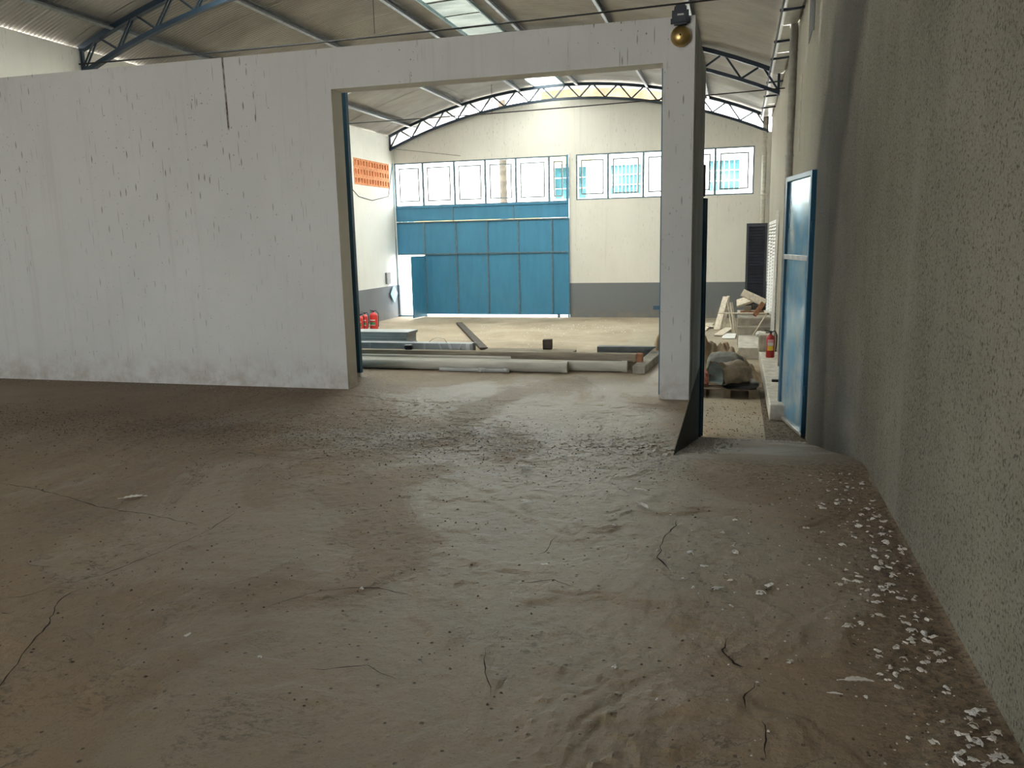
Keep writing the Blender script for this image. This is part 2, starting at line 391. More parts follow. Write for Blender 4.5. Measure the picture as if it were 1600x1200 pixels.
b = MB(); b.box((XL, YD, ZF-.2), (-.395, YF+.2, ZF)); b.box((-.395, 9.62, ZF-.2), (XR, YF+.2, ZF))
YARD = tag(b.build('floor_yard', 'yard'), 'sandy pale yard floor one step down beyond the dock', 'floor', kind=S)
b = MB(); b.box((-40, YF+.2, ZF-.25), (30, 33.5, ZF-.02))
tag(b.build('ground_street', 'street'), 'bright street outside the gate', 'street', kind=S)
b = MB(); b.box((-30, -40, -.4), (20, YB-.2, -.05)); tag(b.build('ground_back', 'street'), 'paved ground behind the warehouse', 'ground', kind=S)

b = MB(); b.box((.385, 9.63, ZF), (XR, 10.77, ZF+.004)); b.box((.385, 10.77, ZF), (.46, 13.6, ZF+.004)); b.build('soil_strip', plain('dark_soil', (.13, .10, .07), .95, 0, .45, 16, .8), YARD)
# cracks in the near floor, ribbons coloured dark for the shade inside the break
def zc(p): return (crust(p.x, p.y) if p.y < 7.4 else 0)+.0025
def crack(pts, wd):
    bb = MB(); P = []
    pts = [Vector((x, y, 0)) for x, y in pts]
    for a, c in zip(pts, pts[1:]):
        k = max(4, int((c-a).length/.03))
        for i in range(k): P.append(a.lerp(c, i/k))
    P.append(pts[-1]); L = []; R_ = []
    for i, p in enumerate(P):
        t = (P[min(i+1, len(P)-1)]-P[max(0, i-1)]).normalized(); nn = Vector((-t.y, t.x, 0))
        e = wd*(.25+.75*abs(noise.noise(p*9)))*min(1, i/3+.1, (len(P)-1-i)/3+.1)
        o = nn*.018*noise.noise(p*14+Vector((5, 1, 3)))
        L.append(bb.b.verts.new(p+o+nn*e+Vector((0, 0, zc(p))))); R_.append(bb.b.verts.new(p+o-nn*e+Vector((0, 0, zc(p)))))
    for i in range(len(P)-1): bb.b.faces.new((L[i], R_[i], R_[i+1], L[i+1]))
    bb.build('crack', 'crack', fl)
for pts, wd in (
    ([(-.27, 4.2), (-.32, 3.87), (-.33, 3.66), (-.25, 3.5)], .006), ([(.01, 2.93), (-.01, 2.83), (.02, 2.74), (.06, 2.72)], .008),
    ([(.10, 2.63), (.06, 2.52), (.06, 2.45)], .007), ([(.11, 2.39), (.125, 2.29), (.12, 2.2)], .006),
    ([(-2.40, 1.9), (-2.56, 2.2), (-2.68, 2.44), (-2.82, 2.62), (-2.8, 2.75)], .006),
    ([(-2.95, 2.72), (-2.80, 2.95), (-2.74, 3.2), (-2.71, 3.49), (-2.73, 3.8)], .0045),
    ([(-4.63, 3.97), (-4.26, 3.91), (-3.64, 3.72), (-3.17, 3.65), (-2.81, 3.57)], .006),
    ([(-.87, 2.62), (-.80, 2.44), (-.75, 2.33)], .004), ([(-3.25, 2.5), (-3.02, 2.58), (-2.94, 2.7), (-2.8, 2.74)], .004), ([(-.90, 3.55), (-.87, 3.62), (-.86, 3.84)], .004),
    ([(-1.9, 2.75), (-1.72, 2.95), (-1.5, 3.05), (-1.3, 3.0)], .005), ([(-1.45, 2.35), (-1.25, 2.42), (-1.1, 2.36)], .004),
    ([(-3.6, 5.0), (-3.0, 4.9), (-2.4, 5.05)], .005), ([(-1.0, 3.2), (-.75, 3.28), (-.6, 3.2)], .004), ([(-3.85, 7.76), (-2.4, 7.77), (-.72, 7.76)], .004)):
    crack(pts, wd)

# ------------------------------------------------------------------ walls
b = MB()
b.prism([(XL, 0), (-3.89, 0), (-3.89, 3.0), (-.67, 3.0), (-.67, 0), (-.40, 0), (-.40, 3.37), (XL, 3.405)], YP, YPB)
wp = tag(b.build('wall_partition', 'partition'), 'white streaked partition wall with a wide opening beside its right pillar', 'wall', kind=S)
wp.data.materials.append(wall_paint('lightened_cream_reveal', (.80, .775, .69), .5))
for p in wp.data.polygons:                                          # cream inner faces of the opening, with extra light put into the paint
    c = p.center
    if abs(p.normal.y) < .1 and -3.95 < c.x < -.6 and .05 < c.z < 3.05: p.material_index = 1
b = MB(); b.box((-.62, YPB, ZF), (-.395, 9.74, 3.37)); b.prism([(5.55, -.02), (YPB, -1.2), (YPB, -.02)], -.62, -.397, 'x')
tag(b.build('wall_passage', plain('passage_wall_paint', (.46, .465, .45), .85, 0, .2, 2, .3, .3, (2, 2, .4))), 'grey side wall of the narrow ramp passage behind the pillar', 'wall', kind=S)
b = MB(); b.box((-.62, 5.5, ZF), (-.393, 9.735, -.012))
tag(b.build('trim_1', plain('dark_kerb', (.045, .05, .055), .8, 0, .25, 6, .4)), 'dark cement side of the dock along the sunken ramp', 'kerb', kind=S)
b = MB(); b.box((XL, YD-.02, ZF), (-.62, YD, -.002)); tag(b.build('trim_2', 'concrete'), 'concrete edge face of the dock above the yard', 'kerb', kind=S)
b = MB(); b.box((XR, YB, -1.2), (XR+.2, YF+.2, 7.0))
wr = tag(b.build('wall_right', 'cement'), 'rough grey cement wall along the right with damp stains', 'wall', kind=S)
b = MB()
b.prism([(YB, -1.1), (YF+.2, -1.1), (YF+.2, 3.2), (24.15, 3.2), (21.70, 3.2), (21.70, 3.95), (24.15, 3.95), (24.15, 3.2), (YF+.2, 3.2), (YF+.2, 4.80), (YB, 4.80)][:0] or
        [(YB, -1.1), (YF+.2, -1.1), (YF+.2, 3.2), (YB, 3.2)], XL-.2, XL, 'x')
b.prism([(YB, 3.2), (21.70, 3.2), (21.70, 3.95), (YB, 3.95)], XL-.2, XL, 'x'); b.prism([(24.15, 3.2), (YF+.2, 3.2), (YF+.2, 3.95), (24.15, 3.95)], XL-.2, XL, 'x')
b.prism([(YB, 3.95), (YF+.2, 3.95), (YF+.2, 4.812), (YB, 4.812)], XL-.2, XL, 'x')
wl = tag(b.build('wall_left', 'left_white'), 'white left side wall with grey dado and a terracotta vent', 'wall', kind=S)
b = MB()
arc = [(XR-(XR-XL)*i/28, arch(XR-(XR-XL)*i/28)-.42) for i in range(29)]
b.prism([(XL, 4.0), (XR, 4.0)]+arc, YF, YF+.2)
b.box((-4.98, YF, ZF-.1), (-4.76, YF+.2, 4.0)); b.box((-4.76, YF, ZF-.1), (XR, YF+.2, 2.66)); b.box((.40, YF, 2.66), (XR, YF+.2, 4.0))
wf = tag(b.build('wall_far', 'far_white'), 'white far wall with arched top, grey dado and high windows', 'wall', kind=S)
b = MB(); b.box((XL, YB-.2, -.2), (-7.9, YB, 5.0)); b.box((-3.2, YB-.2, -.2), (XR, YB, 5.0)); b.prism([(-7.9, 2.8), (-3.2, 2.8)]+[(x, z+.4) for x, z in arc if -7.9 <= x <= -3.2], YB-.2, YB)  # gateway opening added out of view to let daylight in from behind
tag(b.build('wall_back', 'partition'), 'white wall behind the camera with a wide gateway added for daylight', 'wall', kind=S)

# pierced terracotta blocks in the left wall
me = MB(); w_, h_ = 2.45/13, .25
for lo, hi in (((-.0, .0, 0), (.0, w_-.006, .05)), ((0, 0, h_-.055), (0, w_-.006, h_-.004)), ((0, 0, .05), (0, .04, h_-.055)), ((0, w_-.046, .05), (0, w_-.006, h_-.055))):
    me.box((-.12, lo[1], lo[2]), (.012, hi[1], hi[2]))
me.bar((-.05, .04, .06), (-.05, w_-.05, h_-.065), .10, .022, (1, 0, 0))
me = me.mesh('brick', 'terracotta')
for r in range(3):
    for c in range(13): link('brick', me, wl, (XL+random.uniform(-.004, .004), 21.70+c*w_+.003, 3.2+r*h_+.002))

# ------------------------------------------------------------------ roof
ceil = thing('ceiling', 'arched roof of grey corrugated metal sheets with a pale ridge strip', 'roof', kind=S)
def sheet_mesh(x0, x1, mat, segs, W=1.06):
    bb = MB(); nw = 14; per = 6
    def f(u, v):
        x = x0+(x1-x0)*u; k = v*nw
        return (x, v*W, arch(x)+.035+.015*math.sin(2*PI*k))
    bb.grid(segs, nw*per, f); return bb.mesh('roof_sheet', mat, True)
# sides in two overlapping lengths each, translucent strip on the ridge
runs = [(-10.86, -8.0, 'roof', 8, 0), (-8.2, -5.98, 'roof', 6, .010), (-6.05, -5.08, 'RIDGE', 4, .022), (-5.15, -2.2, 'roof', 8, .010), (-2.4, .62, 'roof', 9, 0)]
y = YB-.4; i = 0
shm = [sheet_mesh(a, c, 'roof' if mt == 'RIDGE' else mt, sg) for a, c, mt, sg, dz in runs]
clear = [sheet_mesh(a, c, 'skylight', sg) for a, c, mt, sg, dz in runs]
ridge = {k: sheet_mesh(-6.05, -5.08, k, 4) for k in ('roof', 'skylight', 'skylight_dirty')}
while y < 25.2:
    for j, (me, (a, c, mt, sg, dz)) in enumerate(zip(shm, runs)):
        if (17.9 < y < 19.7 and j in (1, 3)) or (16.9 < y < 18.9 and j == 0) or (11.9 < y < 13.9 and j == 3) or (8.4 < y < 10.9 and j == 1): me = clear[j]                  # unseen clear sheets, added to bring more daylight into the yard and dock
        if mt == 'RIDGE': me = ridge['roof' if y < 8.5 else ('skylight_dirty' if y < 18 else 'skylight')]
        link('roof_sheet', me, ceil, (0, y, dz+.006*(i % 2)+random.uniform(0, .004)))
    y += 1.0; i += 1
for x in (-10.0, -8.27, -6.40, -4.65, -2.60, -.88):
    z = arch(x)-.02; sl = math.atan2(arch(x+.05)-arch(x-.05), .1)
    bb = MB(); R3 = Matrix.Translation((x, 0, z)) @ Matrix.Rotation(-sl, 4, 'Y')
    bb.box((-.035, YB-.2, .0), (.035, 25.1, .008), R3); bb.box((-.035, YB-.2, -.09), (-.029, 25.1, .0), R3); bb.box((-.035, YB-.2, -.096), (.03, 25.1, -.09), R3); bb.box((.025, YB-.2, -.09), (.03, 25.1, -.075), R3)
    bb.build('purlin', 'purlin', ceil)
# gutter between the roof edge and the right wall, in lengths, hung on straps
gy = -4.0
while gy < 24.4:
    bb = MB(); prof = [(.56, 4.90), (.57, 4.75), (.60, 4.72), (.80, 4.73), (.835, 4.78), (.835, 4.97)]
    for (x0, z0), (x1, z1) in zip(prof, prof[1:]): bb.bar((x0, gy+.99, z0), (x1, gy+.99, z1), 1.97, .006, (0, 0, 1) if abs(z1-z0) < .08 else (1, 0, 0))
    bb.build('gutter_length', 'gutter', ceil); gy += 2.0
for gy in (9, 11, 13, 15, 16.4, 18.8, 20.6, 22.4):
    bb = MB(); bb.bar((.50, gy, 4.70), (.84, gy, 4.72), .05, .035); bb.build('gutter_strap', 'truss_blue', ceil)
bb = MB(); bb.bar((.53, -4, 4.70), (.53, 24.4, 4.70), .03, .03); bb.build('gutter_rail', 'truss_blue', ceil)

def truss(y, x0, x1, label, flag=True):
    t = thing('roof_truss', label, 'truss', (0, y, 0), group=None)
    n_ = 26; xs = [x0+(x1-x0)*i/n_ for i in range(n_+1)]
    bb = MB()
    for a, c in zip(xs, xs[1:]): bb.bar((a, 0, arch(a)-.08), (c, 0, arch(c)-.08), .10, .085)
    bb.build('top_chord', 'truss_blue', t)
    bb = MB()
    for a, c in zip(xs, xs[1:]): bb.bar((a, 0, arch(a)-.47), (c, 0, arch(c)-.47), .09, .07)
    bb.build('bottom_chord', 'truss_blue', t)
    k = int(round((x1-x0)/.38)); W = (x1-x0)/k
    sm = None
    for i in range(k):
        a = x0+W*i; c = a+W
        p, q_ = ((a, arch(a)-.45), (c-.05, arch(c)-.11)) if i % 2 == 0 else ((a+.05, arch(a)-.11), (c, arch(c)-.45))
        for dy in ((-.03, .03) if y < 12 else (0,)):
            bb = MB(); bb.bar((p[0], dy, p[1]), (q_[0], dy, q_[1]), .022 if y < 12 else .040, .022 if y < 12 else .040); bb.build('strut', 'truss_blue', t)
    for x in (x0+.02, x1-.02):
        bb = MB(); bb.bar((x, 0, arch(x)-.52), (x, 0, arch(x)-.05), .05, .05); bb.build('end_post', 'truss_blue', t)
    return t
truss(11.75, XL+.02, .0, 'nearest dark blue steel roof truss, over the left end of the partition')
truss(18.0, XL+.02, XR-.1, 'middle blue roof truss, its right end seen above the narrow passage')
truss(24.28, XL+.02, XR-.1, 'farthest arched roof truss, silhouetted in the bright gap above the far wall')
def wire(name, pts, r, mat, label, cat='cable', n=6):
    bb = MB(); bb.tube(pts, r, n); return tag(bb.build(name, mat, smooth=True), label, cat)
def sag(a, c, s, k=16): return [tuple(Vector(a).lerp(Vector(c), i/k)-Vector((0, 0, s*4*(i/k)*(1-i/k)))) for i in range(k+1)]
wire('tie_rod', sag((XL, 11.70, 4.56), (XR, 11.70, 4.62), .05), .013, 'cable', 'dark tie rod stretched under the nearest truss, above the partition', 'rod')
wire('tie_rod', sag((XL, 17.9, 4.30), (XR, 17.9, 4.42), .05), .012, 'cable', 'thin tie rod under the middle truss', 'rod')
wire('hanging_wire', [(-5.30, 11.68, 5.98), (-5.30, 11.68, 4.58)], .006, 'cable', 'thin wire hanging straight down from the roof above the partition')
wire('hanging_wire', [(-6.9, 23.0, 5.9), (-6.9, 23.0, 5.1)], .006, 'cable', 'thin wire hanging before the far wall left of the ridge strip')
for x in (-5.95, -5.05):
    bb = MB(); bb.bar((x, 17.95, 5.48), (x, 17.95, 6.03), .05, .05); bb.build('ridge_post', 'truss_blue', ceil)
    bb = MB(); bb.bar((x, YB, 6.015), (x, 25.0, 6.015), .04, .06); bb.build('ridge_batten', plain('ridge_batten_paint', (.22, .33, .36), .5), ceil)

# ------------------------------------------------------------------ gate in the far wall
gate = thing('steel_gate', 'wide blue sheet-steel gate with an open wicket door in the far wall', 'gate', (0, 24.47, ZF))
GX = [-10.70, -9.71, -8.63, -7.59, -6.58, -5.51, -4.99]
def gbox(nm, x0, x1, z0, z1, y0, y1, mat, par=gate): bb = MB(); bb.box((x0, y0, z0-ZF), (x1, y1, z1-ZF)); return bb.build(nm, mat, par)
GT = [-10.70, -8.71, -6.71, -4.99]
for a, c in zip(GT, GT[1:]): gbox('panel', a+.012, c-.012, 2.161, 2.60, .01, .02, 'gate_blue')
for i, (a, c) in enumerate(zip(GX, GX[1:])):
    gbox('panel', a+.02, c-.02, 1.14, 2.12, .01+.004*(i % 2), .02+.004*(i % 2), 'gate_blue')
    if i: gbox('panel', a+.02, c-.02, -.79, 1.10, .01+.004*(i % 2), .02+.004*(i % 2), 'gate_blue')
for x in GT[1:-1]: gbox('stile', x-.015, x+.015, 2.14, 2.62, -.015, .012, 'mullion')
for x in GX: gbox('stile', x-.020, x+.020, -.80, 2.14, -.03, .02, 'mullion')
for z in (1.12, 2.135): gbox('rail', GX[0], GX[-1], z-.02, z+.02, -.032, .018, 'mullion')
gbox('rail', GX[0], GX[-1], 2.58, 2.63, -.03, .02, 'gate_blue'); gbox('rail', GX[1], GX[-1], -.81, -.775, -.03, .02, 'gate_blue'); gbox('threshold', GX[0], GX[1], -.89, -.85, -.03, .02, 'gate_blue')
gbox('foot', -5.36, -5.28, -.898, -.78, -.03, .02, 'mullion')
gbox('jamb', -10.745, -10.70, -.895, 4.0, -.04, .05, 'gate_blue'); gbox('jamb', -5.02, -4.985, -.895, 4.0, -.035, .05, 'gate_blue')
wd = bpy.data.objects.new('wicket_door', None); COL.objects.link(wd); wd.parent = gate; wd.location = (-9.72, -.03, .04); wd.rotation_euler = (0, 0, math.radians(84))
bb = MB(); bb.box((-.90, -.012, 0), (0, .006, 1.93)); bb.build('panel', 'gate_blue', wd)
bb = MB()
for lo, hi in (((-.90, .006, 0), (-.87, .03, 1.93)), ((-.03, .006, 0), (0, .03, 1.93)), ((-.87, .006, 0), (-.03, .03, .03)), ((-.87, .006, 1.90), (-.03, .03, 1.93))): bb.box(lo, hi)
bb.build('frame', 'gate_blue', wd)
for z in (.2, 1.7): gbox('hinge', -9.74, -9.70, z-.9+.1, z-.9+.2, -.045, -.03, 'frame_blue')

def window(name, xs, z0, z1, label):
    wn = thing(name, label, 'window', (0, 24.57, z0), kind=S)
    H = z1-z0
    for x in xs: bb = MB(); bb.box((x-.032, -.03, 0), (x+.032, .03, H)); bb.build('mullion', 'mullion', wn)
    for z in (0, H-.04): bb = MB(); bb.box((xs[0]-.02, -.032, z), (xs[-1]+.02, .028, z+.04)); bb.build('frame_rail', 'mullion', wn)
    for a, c in zip(xs, xs[1:]):
        a += .03; c -= .03; q_ = .105
        bb = MB()
        for t0, t1 in ((q_, q_+.042), ):
            for lo, hi in (((a+t0, t0+.05), (a+t1, H-t0-.05)), ((c-t1, t0+.05), (c-t0, H-t0-.05)), ((a+t1, t0+.05), (c-t1, t1+.05)), ((a+t1, H-t1-.05), (c-t1, H-t0-.05))):
                bb.box((lo[0], -.012, lo[1]), (hi[0], .012, hi[1]))
        bb.build('sash', 'sash', wn)
        bb = MB(); bb.box((a+.02, -.003, .07), (c-.02, .003, H-.07)); bb.build('pane', 'glass', wn)
window('window_1', [-10.68, -9.72, -8.66, -7.64, -6.65, -5.60, -5.04], 2.63, 4.0, 'row of six bright glazed panes above the blue gate')
window('window_2', [-4.75, -3.79, -2.74, -1.71, -.68, .39], 2.66, 4.0, 'row of bright glazed panes to the right of the gate')

# ------------------------------------------------------------------ doors near the dock
d1 = thing('door_1', 'open blue sheet-steel door with worn panels against the right wall', 'door', (.815, 9.84, ZF+.02), kind=S)
DL, DH, DM = 1.20, 3.09, 2.10
d1.rotation_euler = (0, 0, math.atan2(11.02-9.84, .60-.815))
def dbx(nm, lo, hi, mat): bb = MB(); bb.box(lo, hi); bb.bevel(.004); return bb.build(nm, mat, d1)
dbx('stile', (0, -.03, 0), (.07, .03, DH), 'frame_blue'); dbx('stile', (DL-.07, -.03, 0), (DL, .03, DH), 'frame_blue')
dbx('top_rail', (.07, -.03, DH-.06), (DL-.07, .03, DH), 'frame_blue'); dbx('bottom_rail', (.0, -.034, -.0), (DL, .034, .045), 'bare_steel'); dbx('middle_rail', (.05, -.034, DM-.03), (DL-.05, .034, DM+.03), 'bare_steel')
for z0, z1 in ((.05, DM-.03), (DM+.03, DH-.06)):
    bb = MB()
    def f(u, v, z0=z0, z1=z1):
        x = .07+(DL-.14)*u; z = z0+(z1-z0)*v; e = math.sin(PI*u)*math.sin(PI*v)
        return (x, .012*e+.02*e*noise.noise(Vector((x*1.6, z*1.1, 3))), z)
    bb.grid(14, 24, f); bb.build('panel', 'leaf_blue', d1, True)
dbx('hinge', (-.02, -.02, .5), (.0, .02, .62), 'frame_blue'); dbx('hinge', (-.02, -.02, 2.4), (.0, .02, 2.52), 'frame_blue')
bb = MB(); bb.box((-.395, 9.66, ZF+.01), (-.365, 9.76, 1.93)); bb.box((-.395, 9.735, ZF+.01), (-.345, 9.76, 1.93))
tag(bb.build('trim_3', 'frame_blue'), 'dark blue steel jamb at the far end of the passage wall', 'jamb', kind=S)
bb = MB(); bb.box((-.395, 9.60, 1.95), (-.37, 9.70, 2.3)); bb.bevel(.005)
tag(bb.build('latch_box', 'grey_box'), 'small grey steel box high on the passage jamb', 'box')
d2 = thing('door_2', 'blue steel sliding door parked behind the partition, only its edge in view', 'door', (-4.085, 8.20, .055), kind=S)
for nm, lo, hi, mt in (('stile', (-.06, -.03, 0), (0, .03, 3.2), 'frame_blue'), ('stile', (-3.0, -.03, 0), (-2.94, .03, 3.2), 'frame_blue'), ('rail', (-2.94, -.03, 3.14), (-.06, .03, 3.2), 'frame_blue'), ('rail', (-2.94, -.03, 0), (-.06, .03, .06), 'frame_blue'), ('panel', (-2.94, -.01, .06), (-.06, .0, 3.14), 'gate_blue')):
    bb = MB(); bb.box(lo, hi); bb.build(nm, mt, d2)
bb = MB(); bb.box((-.05, -.02, -.05), (-.01, .02, 0)); bb.build('foot', 'louvre_white', d2)
bb = MB(); bb.box((-.70, 7.70, .0), (-.672, 7.76, 3.0)); bb.box((-.76, 7.72, .82), (-.70, 7.74, .86))
tag(bb.build('trim_4', 'frame_blue'), 'thin blue steel jamb with a latch lug on the left side of the pillar', 'jamb', kind=S)

# ------------------------------------------------------------------ bell on the pillar
bell = thing('alarm_bell', 'brass gong bell under a black box at the top of the white pillar', 'bell', (-.52, YP, 3.19))
bb = MB(); bb.box((-.075, -.075, .10), (.065, 0, .235)); bb.bevel(.018, 2); bb.build('housing', 'bell_box', bell)
bb = MB(); bb.box((-.055, -.06, .225), (.045, 0, .262)); bb.bevel(.01, 2); bb.build('cover', 'bell_box', bell)
bb = MB(); bb.box((-.088, -.03, .12), (-.072, 0, .16)); bb.build('lug', 'bell_box', bell)
bb = MB(); bb.box((.062, -.03, .12), (.078, 0, .16)); bb.build('lug', 'bell_box', bell)
bb = MB(); bb.box((-.028, -.079, .17), (.026, -.074, .184)); bb.build('badge', 'badge', bell)
bb = MB(); bb.lathe([(.086, 0.02), (.088, .03), (.082, .05), (.066, .07), (.042, .083), (.018, .089), (.004, .09)], (0, 0, .01), 28, 'y'); bb.build('gong', 'brass', bell, True)
bb = MB(); bb.lathe([(.008, .085), (.008, .1), (.002, .103)], (0, 0, .01), 10, 'y'); bb.build('bolt', 'bell_box', bell)
bb = MB(); bb.lathe([(.03, 0), (.03, .03)], (0, 0, .01), 10, 'y'); bb.build('mount', 'bell_box', bell)

# ------------------------------------------------------------------ downpipes
dp = thing('downpipe', 'tall cement-grey downpipe on the right wall above the open blue door', 'pipe', (.765, 14.0, -.675))
bb = MB(); bb.tube([(0, 0, 0), (0, 0, 5.42)], .062, 14); bb.build('pipe', 'pipe_cement', dp, True)
for z in (1.3, 3.4, 5.0): bb = MB(); bb.box((-.07, -.015, z), (.072, .015, z+.03)); bb.build('clamp', 'bare_steel', dp)
dp = thing('downpipe', 'pale downpipe in the far right corner below the gutter end', 'pipe', (.66, 24.3, ZF))
bb = MB(); bb.tube([(0, 0, 0), (0, 0, 5.62)], .065, 14); bb.build('pipe', 'pvc', dp, True)
for z in (1.9, 3.5, 4.6): bb = MB(); bb.tube([(0, 0, z), (0, 0, z+.08)], .074, 14); bb.build('socket', 'pvc', dp, True)
# chipped recess high on the right wall
bb = MB(); bb.prism([(11.1, 3.97), (11.35, 4.02), (11.9, 3.98), (12.0, 5.1), (11.05, 5.1)], .833, .845, 'x'); bb.build('patch', plain('chipped_patch', (.10, .10, .10), .9, 0, .3, 12, .8), wr)
for k in range(5):
    z = 2.7+k*.22
    bb = MB(); bb.prism([(12.9, z), (12.98, z+.02), (13.0+.05*random.random(), z+.16), (12.92, z+.2)], .832, .845, 'x'); bb.build('plaster_chip', 'concrete_pale', wr)

# ------------------------------------------------------------------ pile of pipes and timbers on the dock
def pipe(name, x0, x1, y, z, r, mat, label, socket=None, dy=0, joints=()):
    t = thing(name, label, 'pipe', ((x0+x1)/2, y, z-r)); L = (x1-x0)/2
    bb = MB(); k = 20
    for rr in (r, ): bb.tube([(-L, -dy, r), (L, dy, r)], rr, k, False)
    bb.tube([(-L, -dy, r), (L, dy, r)], r-.006, k, False)
    bb.build('barrel', mat, t, True)
    bb = MB(); bb.tube([(-L+.01, -dy, r), (L-.02, dy, r)], r-.007, k); bb.build('bore', 'black', t) if False else bb.b.free()
    if socket:
        for sx in socket:
            bb = MB(); bb.tube([(sx*L-.06*sx, dy*sx, r), (sx*(L+.004), dy*sx, r)], r+.007, k, False); bb.tube([(sx*L-.06*sx, dy*sx, r), (sx*(L+.004), dy*sx, r)], r-.004, k, False); bb.build('socket', mat, t, True)
    for jx in joints:
        bb = MB(); bb.tube([(jx-.035, 0, r), (jx+.035, 0, r)], r+.008, 14); bb.tube([(jx, 0, r), (jx, -.05, r+.0)], r*.9, 10); bb.build('coupling', mat, t, True)
    return t
pipe('drain_pipe', -7.1, -1.83, 8.84, .0625, .0605, 'pvc', 'front thick pale drain pipe lying along the dock, ending first', (1,))
pipe('drain_pipe', -6.9, -1.17, 8.985, .0625, .0605, 'pvc', 'second thick pale drain pipe, reaching further right behind the front one', (1,))
pipe('water_pipe', -3.35, -2.52, 8.745, .022, .020, 'pvc_grey', 'thin grey water pipe with two couplings in front of the thick pipes', None, 0, (.11-.0, .405))
pipe('water_pipe', -6.4, -2.52, 8.915, .148, .018, 'pvc', 'thin pale pipe lying on top between the two thick drain pipes')
def timber(name, lo, hi, rot, loc, mat, label, cat='beam', endmat=None):
    t = thing(name, label, cat, loc, rot)
    bb = MB(); bb.box(lo, hi); bb.bevel(.006); bb.build('body', mat, t)
    if endmat: bb = MB(); bb.box((hi[0]-.0005, lo[1]-.003, lo[2]-.002), (hi[0]+.075, hi[1]+.003, hi[2]+.003)); bb.bevel(.006); bb.build('end_cap', endmat, t)
    return t
timber('square_beam', (-2.6, -.055, 0), (1.42, .055, .09), 0, (-2.52, 9.20, 0), 'wood_grey', 'lower weathered square beam hidden behind the thick pipes')
timber('square_beam', (-2.6, -.05, 0), (1.45, .05, .095), 0, (-2.54, 9.19, .091), 'wood_grey', 'upper weathered square beam with a rusty red end', 'beam', 'brick_end')
timber('concrete_post', (-.07, -.62, 0), (.07, .62, .092), math.radians(-4), (-.985, 9.50, 0), 'concrete', 'short concrete post with a reddish end pointing at the pillar', 'post')
timber('flat_board', (-.55, -.15, 0), (.62, .15, .035), 0, (-2.55, 9.75, .09), 'wood_grey', 'flat grey board lying behind the beams at mid pile', 'board')
timber('bearer', (-.06, -.2, 0), (.06, .2, .09), 0, (-2.95, 9.75, 0), 'wood_mid', 'left bearer block under the flat grey board', 'block')
timber('bearer', (-.06, -.2, 0), (.06, .2, .09), 0, (-2.2, 9.75, 0), 'wood_mid', 'right bearer block under the flat grey board', 'block')
timber('wood_block', (-.06, -.05, 0), (.06, .05, .125), math.radians(8), (-2.30, 9.88, .125), 'wood_dark', 'dark upright wooden block on the flat board', 'block')
t = thing('channel_section', 'dark grey folded metal channel lying behind the beam ends', 'channel', (-1.30, 9.93, .0))
bb = MB(); bb.prism([(-.37, .0), (.18, .0), (.36, .17), (-.37, .16)], -.012, .0); bb.build('web', 'slate', t)
bb = MB(); bb.box((-.37, .0, .148), (.35, .14, .16)); bb.build('flange', 'slate', t); bb = MB(); bb.box((-.37, 0, 0), (.18, .14, .012)); bb.build('flange', 'slate', t)
# stacks of grey boards
def board_stack(loc, x0, size, n_, step, label, wrap):
    t = thing('panel_stack', label, 'panels', loc)
    bb = MB(); bb.box((x0, 0, 0), (0, size[0], size[1])); bb.bevel(.003); me = bb.mesh('panel', 'panel_grey')
    for i in range(n_): link('panel', me, t, (random.uniform(-.014, .014), step[0]*i, step[1]*i))
    for x, wv, sl in wrap:
        bb = MB(); bb.prism([(x, 0), (x+wv, 0), (x+wv+sl, size[1]), (x+sl, size[1])], -.008, -.002); bb.build('wrapping_strip', 'wrap', t)
    return t
board_stack((-3.17, 9.42, 0), -3.2, (.024, .24), 6, (.026, 0), 'long row of grey boards on edge in plastic wrap on the left of the dock', ((-1.42, .03, .02), (-.64, .025, 0), (-.36, .02, -.08), (-.07, .05, .0), (-.25, .03, -.06), (-.24, .015, .10)))
board_stack((-4.17, 9.72, 0.002), -2.2, (.34, .036), 9, (.004, .0375), 'flat stack of grey boards behind the wrapped row', ())
bb = MB(); bb.box((-.05, -.03, 0), (.05, .03, .06)); bb.bevel(.01)
tag(bb.build('black_plug', 'black', loc=(-3.92, 9.20, 0.1865)), 'small black plastic plug on the beam before the grey boards', 'plug')
bb = MB(); bb.tube([(-.13, 0, .01), (-.08, 0, .05), (0, 0, .07), (.08, 0, .05), (.11, 0, .0)], .004, 6)
tag(bb.build('wire_loop', 'bare_steel', loc=(-3.63, 9.49, .236)), 'thin wire loop on the wrapped board stack', 'wire')
# plank lying across the yard beyond the dock
t = thing('plank', 'long dark plank lying slantwise on the sandy yard', 'plank', (-6.62, 19.58, ZF)); t.rotation_euler = (0, 0, math.radians(24.6))
bb = MB(); bb.box((-.09, -2.95, .012), (.09, 2.95, .06)); bb.bevel(.005); bb.build('board', 'wood_dark', t)

